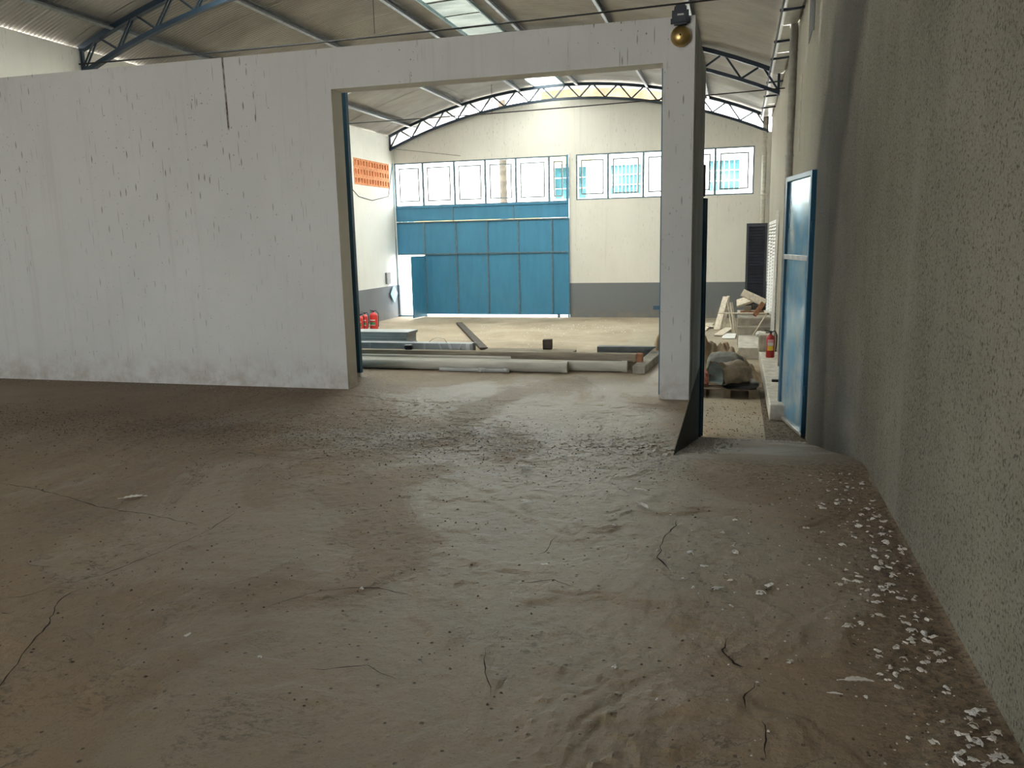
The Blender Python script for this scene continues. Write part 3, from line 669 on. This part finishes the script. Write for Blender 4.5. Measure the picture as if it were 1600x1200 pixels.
def rock_mesh(name, mat, s, seed, flat=.7, sub=1, rough=.45):
    bb = MB(); bmesh.ops.create_icosphere(bb.b, subdivisions=sub, radius=s)
    for v in bb.b.verts:
        k = 1+rough*noise.noise(v.co/s*1.3+Vector((seed*3.1, seed*1.7, seed)))
        v.co = Vector((v.co.x*k, v.co.y*k, v.co.z*k*flat))
    lo = min(v.co.z for v in bb.b.verts)
    for v in bb.b.verts: v.co.z -= lo
    return bb.mesh(name, mat)
for k, (x, y, s) in enumerate(((-.80, 9.98, .045), (-.74, 9.80, .035), (-.86, 10.15, .04), (-.74, 10.12, .045), (-1.0, 10.16, .035))):
    tag(link('rubble_stone', rock_mesh('rubble_stone', 'concrete_pale' if k % 2 else 'brick_end', s, k), None, (x, y, 0), (0, 0, k)), ('largest reddish rubble lump by the far end of the concrete post', 'pale rubble lump nearest the pillar by the concrete post', 'reddish rubble lump behind the end of the concrete post', 'pale rubble lump deepest behind the pillar', 'small reddish rubble lump left of the concrete post end')[k], 'rubble', 'rubble lumps behind the pillar')

# ------------------------------------------------------------------ ledge, steps and blocks along the right wall
def slab(name, lo, hi, mat, label, cat='ledge', bv=.012):
    bb = MB(); bb.box(lo, hi); bb.bevel(bv); return tag(bb.build(name, mat), label, cat)
slab('concrete_ledge', (.46, 10.77, ZF), (.838, 16.2, -.68), 'concrete_pale', 'long low concrete ledge along the right wall behind the blue door')
slab('concrete_slab', (.07, 16.25, ZF), (.50, 18.3, -.67), 'concrete_pale', 'concrete slab step between the sand heap and the block steps', 'step')
slab('concrete_block', (.44, 15.75, -.68), (.66, 16.15, -.36), 'concrete', 'upright concrete block on the far end of the ledge', 'block')
t = thing('block_steps', 'two-course concrete block plinth under the timber scraps', 'step', (.05, 18.32, ZF))
for i, (z0, z1) in enumerate(((0, .22), (.225, .41), (.42, .62))):
    bb = MB(); bb.box((0, .0, z0), (.69, 1.7, z1)); bb.bevel(.008); bb.build('course', 'concrete', t)
    if i: bb = MB(); bb.box((-.012, -.02, z0-.012), (.69, .02, z0+.014)); bb.build('nosing', 'concrete_pale', t)
bb = MB(); bb.box((-.012, -.02, .60), (.69, 1.7, .632)); bb.build('top_slab', 'concrete_pale', t)
bb = MB(); bb.box((0, 0, 0), (.22, .09, .035)); bb.bevel(.006)
tag(bb.build('dark_offcut', 'black', loc=(.55, 12.45, -.679)), 'flat black offcut lying on the low concrete ledge', 'offcut')

def extinguisher(loc, label, body, labels, H=.42, r=.078, group=None):
    t = thing('fire_extinguisher', label, 'extinguisher', loc, 0, group)
    bb = MB(); bb.lathe([(r*.96, 0), (r, .012), (r, H*.86), (r*.93, H*.92), (r*.7, H*.97), (r*.32, H), (r*.3, H+.02)], (0, 0, 0), 18); bb.build('cylinder', body, t, True)
    bb = MB(); bb.tube([(0, 0, H+.018), (0, 0, H+.07)], .017, 10); bb.build('valve', 'black', t, True)
    bb = MB(); bb.bar((.0, 0, H+.055), (-.10, 0, H+.085), .02, .012); bb.bar((.0, 0, H+.04), (-.09, 0, H+.03), .02, .012); bb.build('lever', 'black', t)
    bb = MB(); bb.tube([(.015, 0, H+.045), (.07, 0, H+.075), (r+.03, 0, H), (r+.03, 0, H*.6), (r+.018, 0, H*.25)], .011, 8); bb.build('hose', 'black', t, True)
    for z0, z1, mt in labels:
        bb = MB(); k = 8
        def f(u, v, z0=z0, z1=z1): a = -PI/2-.75+1.5*u; return ((r+.0015)*math.cos(a), (r+.0015)*math.sin(a), z0+(z1-z0)*v)
        bb.grid(k, 1, f); bb.build('sticker', mt, t)
    return t
extinguisher((.62, 15.05, -.68), 'single red extinguisher with yellow label on the ledge by the blue door', 'red_dark', ((.28, .33, 'pink'), (.13, .21, 'yellow'), (.215, .275, 'white')), .41, .075)
LB = ((.30, .33, 'white'), (.19, .26, 'green'), (.17, .185, 'white'))
extinguisher((-9.66, 20.3, ZF), 'rightmost of the three red extinguishers by the left wall', 'red', LB, .50, .115)
extinguisher((-9.88, 20.2, ZF), 'middle of the three red extinguishers by the left wall', 'red', LB, .46, .08)
extinguisher((-9.80, 19.75, ZF), 'nearest of the three red extinguishers, half hidden by the sliding door', 'red', LB, .46, .08)

# sand heap
bb = MB()
def heap(u, v):
    x = -1.75+2.2*u; y = 13.15+2.3*v
    crest = .60*min(1, max(0, (x+1.75)/.5))
    crest *= 1 if x < -.25 else max(0, 1-((x+.25)/.70)**1.5)
    f = min(1, v/.26); prof = (f**.75) if v < .26 else max(0, 1-((v-.26)/.74)**1.3)
    h = crest*prof
    g = noise.noise(Vector((x*9, y*2.2, 0)))*.16+noise.noise(Vector((x*22, y*9, 4)))*.08+noise.noise(Vector((x*3, y*3, 9)))*.08
    h = max(0, h*(1+g*1.6)+g*.35*(1 if h > .03 else 0))
    if u in (0, 1) or v in (0, 1): h = 0
    return (x, y-.12*prof*math.sin(x*7), ZF+h+.001)
bb.grid(90, 70, heap)
tag(bb.build('sand_heap', 'sand', smooth=True), 'heap of brown sand behind the pallet of sacks', 'sand', kind='stuff')

# pallet with sacks
pal = thing('pallet', 'worn wooden pallet under the dirty sacks beyond the ramp', 'pallet', (-.09, 12.66, ZF))
bb = MB(); bb.box((-.42, -.045, .0), (.42, .045, .018)); md = bb.mesh('deck_slat', 'wood_mid')
for k in range(6): link('deck_slat', md, pal, (random.uniform(-.01, .01), -.42+k*.165, .122), (0, 0, random.uniform(-.01, .01)))
bb = MB(); bb.box((-.05, -.47, 0), (.05, .47, .018)); mb_ = bb.mesh('runner', 'wood_mid')
for x in (-.36, 0, .36): link('runner', mb_, pal, (x, 0, 0.002)); link('runner', mb_, pal, (x, 0, .103))
bb = MB(); bb.box((-.05, -.055, 0), (.05, .055, .082)); bb.bevel(.004); mk = bb.mesh('block', 'wood_mid')
for x in (-.36, 0, .36):
    for yv in (-.40, 0, .40): link('block', mk, pal, (x, yv, .0205))
def sack(name, label, loc, rot, L, ry, rz, mat, seed, lining=None, mouth=0, cat='sack', wr_=.16):
    t = thing(name, label, cat, loc); t.rotation_euler = rot
    bb = MB(); nx, nk = 26, 32
    rings = []
    for i in range(nx+1):
        u = i/nx; e = (1-max(0, (u-.72)/.28)**2.2)**.5 if u < 1 else .04
        if not mouth: e *= (1-max(0, (.28-u)/.28)**2.2)**.5 if u > 0 else .04
        else: e *= 1+mouth*max(0, (.22-u)/.22)**1.5
        e = max(e, .04); ring = []
        for k in range(nk):
            a = 2*PI*k/nk; p = Vector((u*L, math.cos(a), math.sin(a)))
            d = 1+wr_*noise.noise(p*2.3+Vector((seed, 0, seed)))+wr_*.6*noise.noise(Vector((u*6, math.cos(a)*5, math.sin(a)*5+seed)))
            z = math.sin(a)*rz*e*d
            z = max(z, -rz*.62)
            ring.append(bb.b.verts.new((u*L-.0, math.cos(a)*ry*e*d*(1.12 if z < -rz*.4 else 1), z+rz*.62)))
        rings.append(ring)
    for A, B in zip(rings, rings[1:]):
        for k in range(nk): bb.b.faces.new((A[k], A[(k+1) % nk], B[(k+1) % nk], B[k]))
    bb.b.faces.new(rings[-1])
    if not mouth: bb.b.faces.new(rings[0][::-1])
    bb.build('bag', mat, t, True)
    if mouth:
        b2 = MB(); rr = []
        for i, (dx, s_) in enumerate(((0.0, .985), (.10, .80), (.26, .62))):
            rr.append([b2.b.verts.new((L*dx+.002, v_[1]*s_, (v_[2]-rz*.62)*s_+rz*.62)) for v_ in [tuple(q.co) for q in []] ] if False else
                      [b2.b.verts.new((L*dx+.003, math.cos(2*PI*k/nk)*ry*(1+mouth)*.93*s_, max(math.sin(2*PI*k/nk)*rz*(1+mouth)*.93*s_, -rz*.6)+rz*.62)) for k in range(nk)])
        for A, B in zip(rr, rr[1:]):
            for k in range(nk): b2.b.faces.new((A[k], A[(k+1) % nk], B[(k+1) % nk], B[k]))
        b2.b.faces.new(rr[-1]); b2.build('lining', lining, t, True)
    return t
PZ = ZF+.141
sack('cement_sack', 'dirty brown open-mouthed sack lying on the pallet', (-.27, 12.30, PZ+.065), (0, 0, math.radians(34)), .60, .19, .185, 'sack', 2, 'sack_in', .22, 'sack', .30)
sack('cement_sack', 'grey folded sack behind the open one on the pallet', (-.42, 12.98, PZ+.08), (0, math.radians(-5), math.radians(-4)), .60, .16, .20, 'sack_grey', 9, None, 0, 'sack', .34)
sack('black_bag', 'flattened black plastic bag under the sacks at the pallet edge', (-.20, 12.50, PZ), (0, 0, math.radians(3)), .58, .30, .055, 'black', 5, None, 0, 'bag', .3)
sack('red_rag', 'crumpled faded red rag at the left of the pallet', (-.56, 12.40, PZ), (0, 0, .4), .20, .10, .14, 'rag', 4, None, 0, 'rag', .5)
bb = MB(); bb.box((-.03, -.03, 0), (.03, .03, .10)); bb.bevel(.004)
tag(bb.build('white_carton', 'box', loc=(.26, 12.98, PZ)), 'small pale carton standing at the back right of the pallet', 'carton')

# louvred doors against the far right corner
def louvre(name, W, H, n_, mat, label, loc, rotz, tilt=0, angle=35):
    t = thing(name, label, 'shutter', loc); t.rotation_euler = (tilt, 0, rotz)
    for x in (0, W-.05): bb = MB(); bb.box((x, -.02, 0), (x+.05, .02, H)); bb.build('stile', mat, t)
    for z in (0, H-.07): bb = MB(); bb.box((.05, -.02, z), (W-.05, .02, z+.07)); bb.build('rail', mat, t)
    bb = MB(); bb.box((.05, -.042, -.003), (W-.05, .042, .003)); me = bb.mesh('slat', mat)
    for k in range(n_): link('slat', me, t, (0, 0, .07+(H-.14)*(k+.5)/n_), (math.radians(angle), 0, 0))
    return t
louvre('louvre_door', .48, 2.68, 36, 'louvre_black', 'dark louvred door leaning in the far right corner', (.20, 20.30, ZF+.0), 0, math.radians(-2), 55)
for k, (y, lab) in enumerate(((18.2, 'nearest white louvred shutter against the right wall beyond the ledge'), (19.6, 'middle white louvred shutter along the right wall'), (21.0, 'farthest white louvred shutter along the right wall by the dark door'))):
    louvre('louvre_shutter', 1.32, 2.72, 34, 'louvre_white', lab, (.80, y, ZF), PI/2, 0, -40)
bb = MB(); bb.bar((.74, 17.6, ZF), (.79, 17.9, 2.0), .05, .03); tag(bb.build('white_batten', 'louvre_white'), 'white batten leaning on the right wall before the shutters', 'batten')

# timber scraps
def plank(label, p0, p1, wd_, th, mat, upv=(0, 0, 1), cat='board', name='timber_offcut'):
    bb = MB(); bb.bar(p0, p1, wd_, th, upv); bb.bevel(.003); return tag(bb.build(name, mat), label, cat)
plank('wide pale plank leaning on the wall left of the block plinth', (-.47, 21.41, ZF), (-.265, 22.3, -.11), .15, .025, 'wood_pale')
plank('narrow pale plank leaning just behind the wide leaning plank', (-.30, 21.55, ZF), (-.20, 22.4, -.10), .07, .03, 'wood_pale')
plank('pale batten leaning towards the plinth boards', (.02, 20.38, ZF), (-.115, 20.62, -.13), .07, .03, 'wood_pale')
plank('short pale batten behind the leaning one', (-.05, 20.7, ZF), (-.19, 20.9, -.17), .05, .03, 'wood_pale')
plank('crosswise pale slat resting over the plinth edge', (-.38, 18.50, -.205), (.66, 18.50, -.200), .10, .022, 'wood_pale')
plank('second thin slat behind the crosswise one on the plinth', (-.05, 18.75, -.235), (.72, 18.75, -.235), .12, .035, 'wood_grey')
plank('reddish board under the scrap heap on the plinth', (.10, 19.05, -.23), (.62, 19.05, -.23), .28, .06, 'brick_end')
plank('big pale board tilted on top of the scrap heap', (.13, 19.05, .22), (.64, 19.0, -.02), .22, .035, 'wood_pale', (0, -.8, 1))
plank('pale board under the tilted one in the scrap heap', (.02, 19.35, -.06), (.36, 19.3, .06), .28, .05, 'wood_pale', (0, -.5, 1))
plank('brown block in the middle of the scrap heap', (.18, 18.98, -.135), (.34, 18.98, -.135), .14, .10, 'wood_mid')
plank('dark short board in the shade of the scrap heap', (.36, 19.05, -.10), (.62, 19.05, -.14), .16, .10, 'wood_dark')
plank('brown offcut standing at the right front of the scrap heap', (.40, 18.38, -.25), (.585, 18.60, .02), .10, .03, 'brick_end', (-.2, 1, 0))
plank('small pale chipboard lying at the right end of the plinth', (.44, 18.42, -.255), (.66, 18.46, -.255), .10, .02, 'wood_pale')
plank('thin pale stick leaning across the block plinth', (.37, 18.12, -.655), (.65, 18.26, -.19), .025, .02, 'wood_pale')
plank('pale board lying aslant on the yard before the plinth', (-.39, 19.90, ZF+.03), (-.16, 21.5, ZF+.03), .22, .035, 'wood_pale')
plank('striped white board lying flat nearest the sand heap', (-.15, 19.40, ZF+.02), (-.12, 20.35, ZF+.02), .30, .02, 'louvre_white')
plank('crooked pale offcut lying on the yard by the passage wall', (-.84, 20.9, ZF+.02), (-.66, 22.6, ZF+.04), .22, .025, 'wood_pale')
plank('short pale offcut lying across the crooked one', (-.92, 21.9, ZF+.07), (-.52, 21.7, ZF+.045), .22, .02, 'wood_pale')
sack('plastic_scrap', 'crumpled white plastic bag on the slab before the plinth', (.42, 18.05, -.67), (0, 0, 0), .26, .10, .07, 'white', 3, None, 0, 'bag', .5)

# things on the left wall
bb = MB(); bb.box((XL, 23.50, .22), (XL+.06, 23.80, .58)); bb.bevel(.008); tag(bb.build('switch_box', 'grey_box'), 'small grey switch box on the left wall by the gate', 'box')
t = thing('blue_board', 'pale blue diamond board standing off the left wall by the gate', 'board', (XL+.06, 23.98, -.12))
bb = MB(); bb.box((-.01, -.20, -.20), (.01, .20, .20), Matrix.Rotation(PI/4, 4, 'X')); bb.build('plate', 'sign_blue', t); bb = MB(); bb.box((-.06, -.02, -.02), (-.01, .02, .02)); bb.build('bracket', 'grey_box', t)
wire('wall_cable', [(XL+.015, 21.4, 3.1), (XL+.015, 21.9, 2.86), (XL+.015, 22.8, 2.78), (XL+.015, 24.0, 2.95), (XL+.015, 24.4, 3.9)], .009, 'cable', 'thin cable drooping on the left wall below the terracotta vent')
wire('wall_conduit', [(XL+.05, 24.42, ZF), (XL+.05, 24.42, 4.4)], .02, 'left_white', 'white conduit in the corner of the left wall and gate', 'conduit', 8)
wire('stay_wire', [(XL+.05, 24.4, 4.45), (-8.4, 24.45, 4.13)], .006, 'cable', 'thin stay wire slanting across the far wall above the windows')

# ------------------------------------------------------------------ outside, across the street
bl = thing('house', 'white house across the street with barred windows, seen through the high windows', 'house', (0, 33.8, ZF))
bb = MB(); bb.box((-8.1, 0, 0), (14, .4, 7.5)); bb.build('wall', 'facade', bl); bb = MB(); bb.box((-8.0, -.05, 7.5), (-2.9, .45, 8.75)); bb.build('parapet', 'facade_brown', bl)
def hwin(x0, x1, z0, z1, bars, par):
    bb = MB(); bb.box((x0, -.06, z0), (x1, -.005, z1)); wv = bb.build('window', 'teal_glass', par)
    bb = MB()
    for k in range(bars+1): x = x0+(x1-x0)*k/bars; bb.box((x-.013, -.10, z0), (x+.013, -.07, z1))
    for k in range(4): z = z0+(z1-z0)*k/3; bb.box((x0, -.10, z-.013), (x1, -.07, z+.013))
    bb.build('grille', 'facade', wv)
hwin(-7.45, -6.1, 4.05, 5.35, 4, bl); hwin(-5.1, -3.85, 4.15, 5.35, 8, bl); hwin(-1.2, 0, 4.15, 5.35, 6, bl)
bb = MB(); bb.box((-7.7, -.5, 5.45), (-5.9, 0, 5.75)); bb.build('awning', 'facade_yellow', bl); bb = MB(); bb.box((-7.9, -.6, 3.8), (-5.9, 0, 3.95)); bb.build('balcony', 'facade', bl)
b2 = thing('low_building', 'low white building with a yellow lower wall across the street', 'building', (0, 34.2, ZF))
bb = MB(); bb.box((-30, 0, 3.85), (-8.2, .4, 5.3)); bb.build('wall', 'facade', b2); bb = MB(); bb.box((-30, -.03, 0), (-8.2, .4, 3.0)); bb.build('lower_wall', 'facade', b2); bb = MB(); bb.box((-30, -.05, 3.0), (-8.2, .4, 3.85)); bb.build('painted_band', 'facade_yellow', b2); hwin(-14.9, -14.0, 3.2, 4.0, 3, b2)
tr_ = thing('palm', 'brown ringed palm trunk outside the windows above the gate', 'palm', (-8.62, 30.0, ZF))
bb = MB(); pts = [(0, 0, z*.2) for z in range(0, 46)]; bb.tube(pts, .12, 12, True, [.135+.018*(k % 2) for k in range(46)]); bb.build('trunk', 'trunk', tr_)
for k in range(11):
    a = k*2*PI/11; bb = MB()
    def f(u, v, a=a): r = 2.0*u; wv = .30*math.sin(PI*min(1, u*.94+.05))*(v-.5); return (math.cos(a)*r-math.sin(a)*wv, math.sin(a)*r+math.cos(a)*wv, 9.0+.9*math.sin(u*2.4)-1.1*u*u-abs(v-.5)*.15)
    bb.grid(10, 2, f); bb.build('frond', plain('palm_green', (.10, .16, .05), .6) if k == 0 else bpy.data.materials['palm_green'], tr_)
car = thing('car', 'silver car parked in the street, its wheels seen below the gate', 'car', (-8.3, 28.2, ZF-.02))
bb = MB(); bb.prism([(-2.0, .22), (2.0, .22), (2.05, .62), (1.9, .85), (1.1, .92), (.55, 1.42), (-.9, 1.45), (-1.55, .98), (-2.0, .9)], -.8, .8); bb.bevel(.05, 2); bb.build('body', 'car', car, True)
for x in (-1.25, 1.3):
    for yv in (-.78, .6): bb = MB(); bb.tube([(x, yv, .32), (x, yv+.18, .32)], .32, 18); bb.build('wheel', 'rubber', car)

# ------------------------------------------------------------------ floor litter
rng = random.Random(21)
def chip_mesh(seed, s):
    bb = MB(); r = random.Random(seed)
    for k in range(r.choice((0, 1, 1, 2))):                            # curled slivers
        a = r.uniform(0, 6.28); L = s*r.uniform(1.4, 2.6); wq = s*r.uniform(.15, .35); P = []
        for i in range(6):
            u = i/5; ang = a+r.uniform(.6, 1.6)*u; c = Vector((math.cos(ang)*L*(u-.5), math.sin(ang)*L*(u-.5), s*(.15+.5*math.sin(PI*u)*r.uniform(.5, 1)))); nv = Vector((-math.sin(ang), math.cos(ang), .5))*wq*math.sin(PI*(.15+.75*u))
            P.append([bb.b.verts.new(c+nv), bb.b.verts.new(c+Vector((0, 0, wq*.7))), bb.b.verts.new(c-nv)])
        for A, B in zip(P, P[1:]):
            bb.b.faces.new((A[0], A[1], B[1], B[0])); bb.b.faces.new((A[1], A[2], B[2], B[1])); bb.b.faces.new((A[2], A[0], B[0], B[2]))
    for k in range(r.choice((1, 2, 2, 3))):
        g = bmesh.ops.create_icosphere(bb.b, subdivisions=1, radius=s*r.uniform(.35, .75))['verts']
        o = Vector((r.uniform(-1, 1)*s*.7, r.uniform(-1, 1)*s*.6, s*r.uniform(.15, .4))); sq = Vector((r.uniform(.6, 1.4), r.uniform(.5, 1), r.uniform(.3, .6)))
        for v in g:
            d = 1+.9*noise.noise(v.co/s*2.6+Vector((seed, k, 0))); v.co = Vector((v.co.x*sq.x*d, v.co.y*sq.y*d, v.co.z*sq.z*d))+o
    lo = min(v.co.z for v in bb.b.verts)
    for v in bb.b.verts: v.co.z -= lo
    return bb.mesh('white_flake', 'chip' if seed % 3 else 'white')
CH = [chip_mesh(k, .016) for k in range(10)]
spots = []
for _ in range(150): spots.append((.80-abs(rng.gauss(0, .15)), rng.uniform(2.15, 5.3), rng.uniform(.3, 1.0)))
for cx, cy, k, sp in ((.72, 2.42, 14, .06), (.66, 3.0, 12, .07), (.62, 3.75, 14, .10), (.60, 2.95, 8, .08), (.52, 3.35, 8, .1), (.70, 4.4, 10, .1), (.05, 3.25, 7, .12), (.45, 4.7, 6, .15), (.1, 3.9, 5, .15)):
    for _ in range(k): spots.append((min(.80, cx+rng.gauss(0, sp)), cy+rng.gauss(0, sp*1.6), rng.uniform(.6, 1.5)))
while len(spots) < 292:
    x = rng.uniform(-2.6, .7); yv = rng.uniform(2.3, 6.9)
    if rng.random() < .35+.65*max(0, (x+1.6)/2.4) and not (x > -.45 and yv > 5.2): spots.append((x, yv, rng.uniform(.35, .95)))
for i, (x, yv, s) in enumerate(spots):
    o = link('white_flake', CH[i % 10], None, (x, yv, crust(x, yv)-.001 if yv < 7.3 else 0), (0, 0, rng.uniform(0, 6.28))); o.scale = (s, s, s)
    tag(o, 'small off-white flake of droppings or down lying on the dusty floor', 'flake', 'white flakes scattered over the floor')
def scatter(name, mat, label, cat, fn, count, s0, s1, seed):
    r = random.Random(seed); bb = MB()
    for _ in range(count):
        x, yv, z = fn(r); s = s0+(s1-s0)*r.random()**2.5; a = r.uniform(0, 6.28)
        vs = [bb.b.verts.new((x+s*math.cos(a+q)*r.uniform(.6, 1.2), yv+s*math.sin(a+q)*r.uniform(.6, 1.2), z+.0006)) for q in (0, 1.57, 3.14, 4.71)]
        t_ = bb.b.verts.new((x+r.uniform(-.3, .3)*s, yv+r.uniform(-.3, .3)*s, z+s*r.uniform(.5, 1)))
        bb.b.faces.new(vs[::-1])
        for q in range(4): bb.b.faces.new((vs[q], vs[(q+1) % 4], t_))
    return tag(bb.build(name, mat), label, cat, kind='stuff')
def f_dark(r):
    while True:
        m_ = r.random()
        if m_ < .45: x, yv = r.uniform(-7, -.2), r.gauss(5.6, .45)
        elif m_ < .62: x, yv = .82-abs(r.gauss(0, .2)), r.uniform(2.2, 5.4)
        else: x, yv = r.uniform(-6, .8), r.uniform(2.1, 7.2)
        if noise.noise(Vector((x*1.5, yv*1.9, 7))) < r.uniform(-.25, .35) and m_ > .5: continue
        if x < .82 and yv < 7.4 and not (x > -.45 and yv > 5.35): return x, yv, crust(x, yv)-.001 if x > GX0 else 0
scatter('dirt_crumbs', 'crumb', 'dark crumbs of dirt strewn over the dusty floor', 'dirt', f_dark, 10000, .0025, .0095, 3)
def f_white(r):
    while True:
        m_ = r.random()
        if m_ < .35: x, yv = r.uniform(-4, -.4), r.uniform(5.2, 8.5)
        elif m_ < .5: x, yv = r.uniform(-8, -3.9), 7.42-abs(r.gauss(0, .12))
        else: x, yv = .8-abs(r.gauss(0, .5)), r.uniform(2.2, 5.4)
        if x < .82 and not (x > -.45 and yv > 5.35) and not (x < -3.88 and yv > 7.46) and not (x > -.7 and yv > 7.4): return x, yv, crust(x, yv) if (yv < 7.4 and x > GX0) else 0
scatter('white_crumbs', 'chip', 'fine white specks scattered over the dock floor', 'specks', f_white, 500, .003, .008, 4)
def f_grit(r):
    if r.random() < .6: x, yv = r.uniform(-.37, .82), min(9.61, 9.62-abs(r.gauss(0, .12)))
    else: x = -.38+abs(r.gauss(0, .16)); yv = r.uniform(6.0, 9.6)
    t_ = max(0, (yv-5.43)/(9.62-5.43)); return min(x, .82), yv, ZF*t_+.012
scatter('threshold_grit', 'white', 'white grit drifted along the foot of the ramp', 'grit', f_grit, 1500, .007, .019, 5)
def f_yard(r):
    m_ = r.random()
    if m_ < .4: return r.gauss(-4.6, 1.2), r.gauss(21.2, .6), ZF
    return r.uniform(-9, -.6), r.uniform(16, 24.3), ZF
scatter('yard_litter', 'white', 'white flecks scattered over the sandy yard floor', 'litter', f_yard, 420, .006, .02, 6)
scatter('yard_dirt', 'crumb', 'dark clods scattered over the yard beyond the ramp', 'dirt', lambda r: (min(.80, r.uniform(-.36, .95)) if r.random() < .6 else r.uniform(.39, .8), r.uniform(9.75, 12.0), ZF+.005), 1800, .003, .013, 8)
def feather(label, x, yv, L, rot):
    t = thing('feather', label, 'feather', (x, yv, crust(x, yv)+.005), rot)
    bb = MB()
    def f(u, v): wv = .17*L*math.sin(PI*min(1, u**.7))**.8*(v-.5)*2*(.6 if v < .5 else 1); return (L*(u-.5)*.86+.07*L, wv+.05*L*math.sin(u*2.6), .004+.018*L*math.sin(PI*u)+.04*L*abs(v-.5)+.012*L*math.sin(u*31+v*4))
    bb.grid(16, 6, f); bb.build('vane', 'feather', t, True)
    bb = MB(); bb.tube([(L*(u-.5), .05*L*math.sin(max(0, (u-.07)/.93)*2.6), .006+.018*L*math.sin(PI*u)) for u in [k/8 for k in range(9)]], .0012, 5); bb.build('shaft', 'white', t)
for a in (('white feather on the bare floor left of centre pair, nearest the floor middle', -1.14, 4.28, .11, -.45), ('lone feather lying pointed at the camera, right of the floor middle', -.48, 4.36, .12, -.95),
          ('thin feather just beyond the one pointing at the camera', -.53, 4.66, .13, -.35), ('largest pale feather in the right foreground near the cement wall', .43, 2.71, .115, .12),
          ('slender feather on the brown floor far to the left', -3.52, 3.89, .17, .5), ('short broken feather left of the largest foreground feather', .35, 2.61, .05, 0),
          ('thin straight feather on the floor before the pillar', -1.34, 5.01, .16, -.15)): feather(*a)
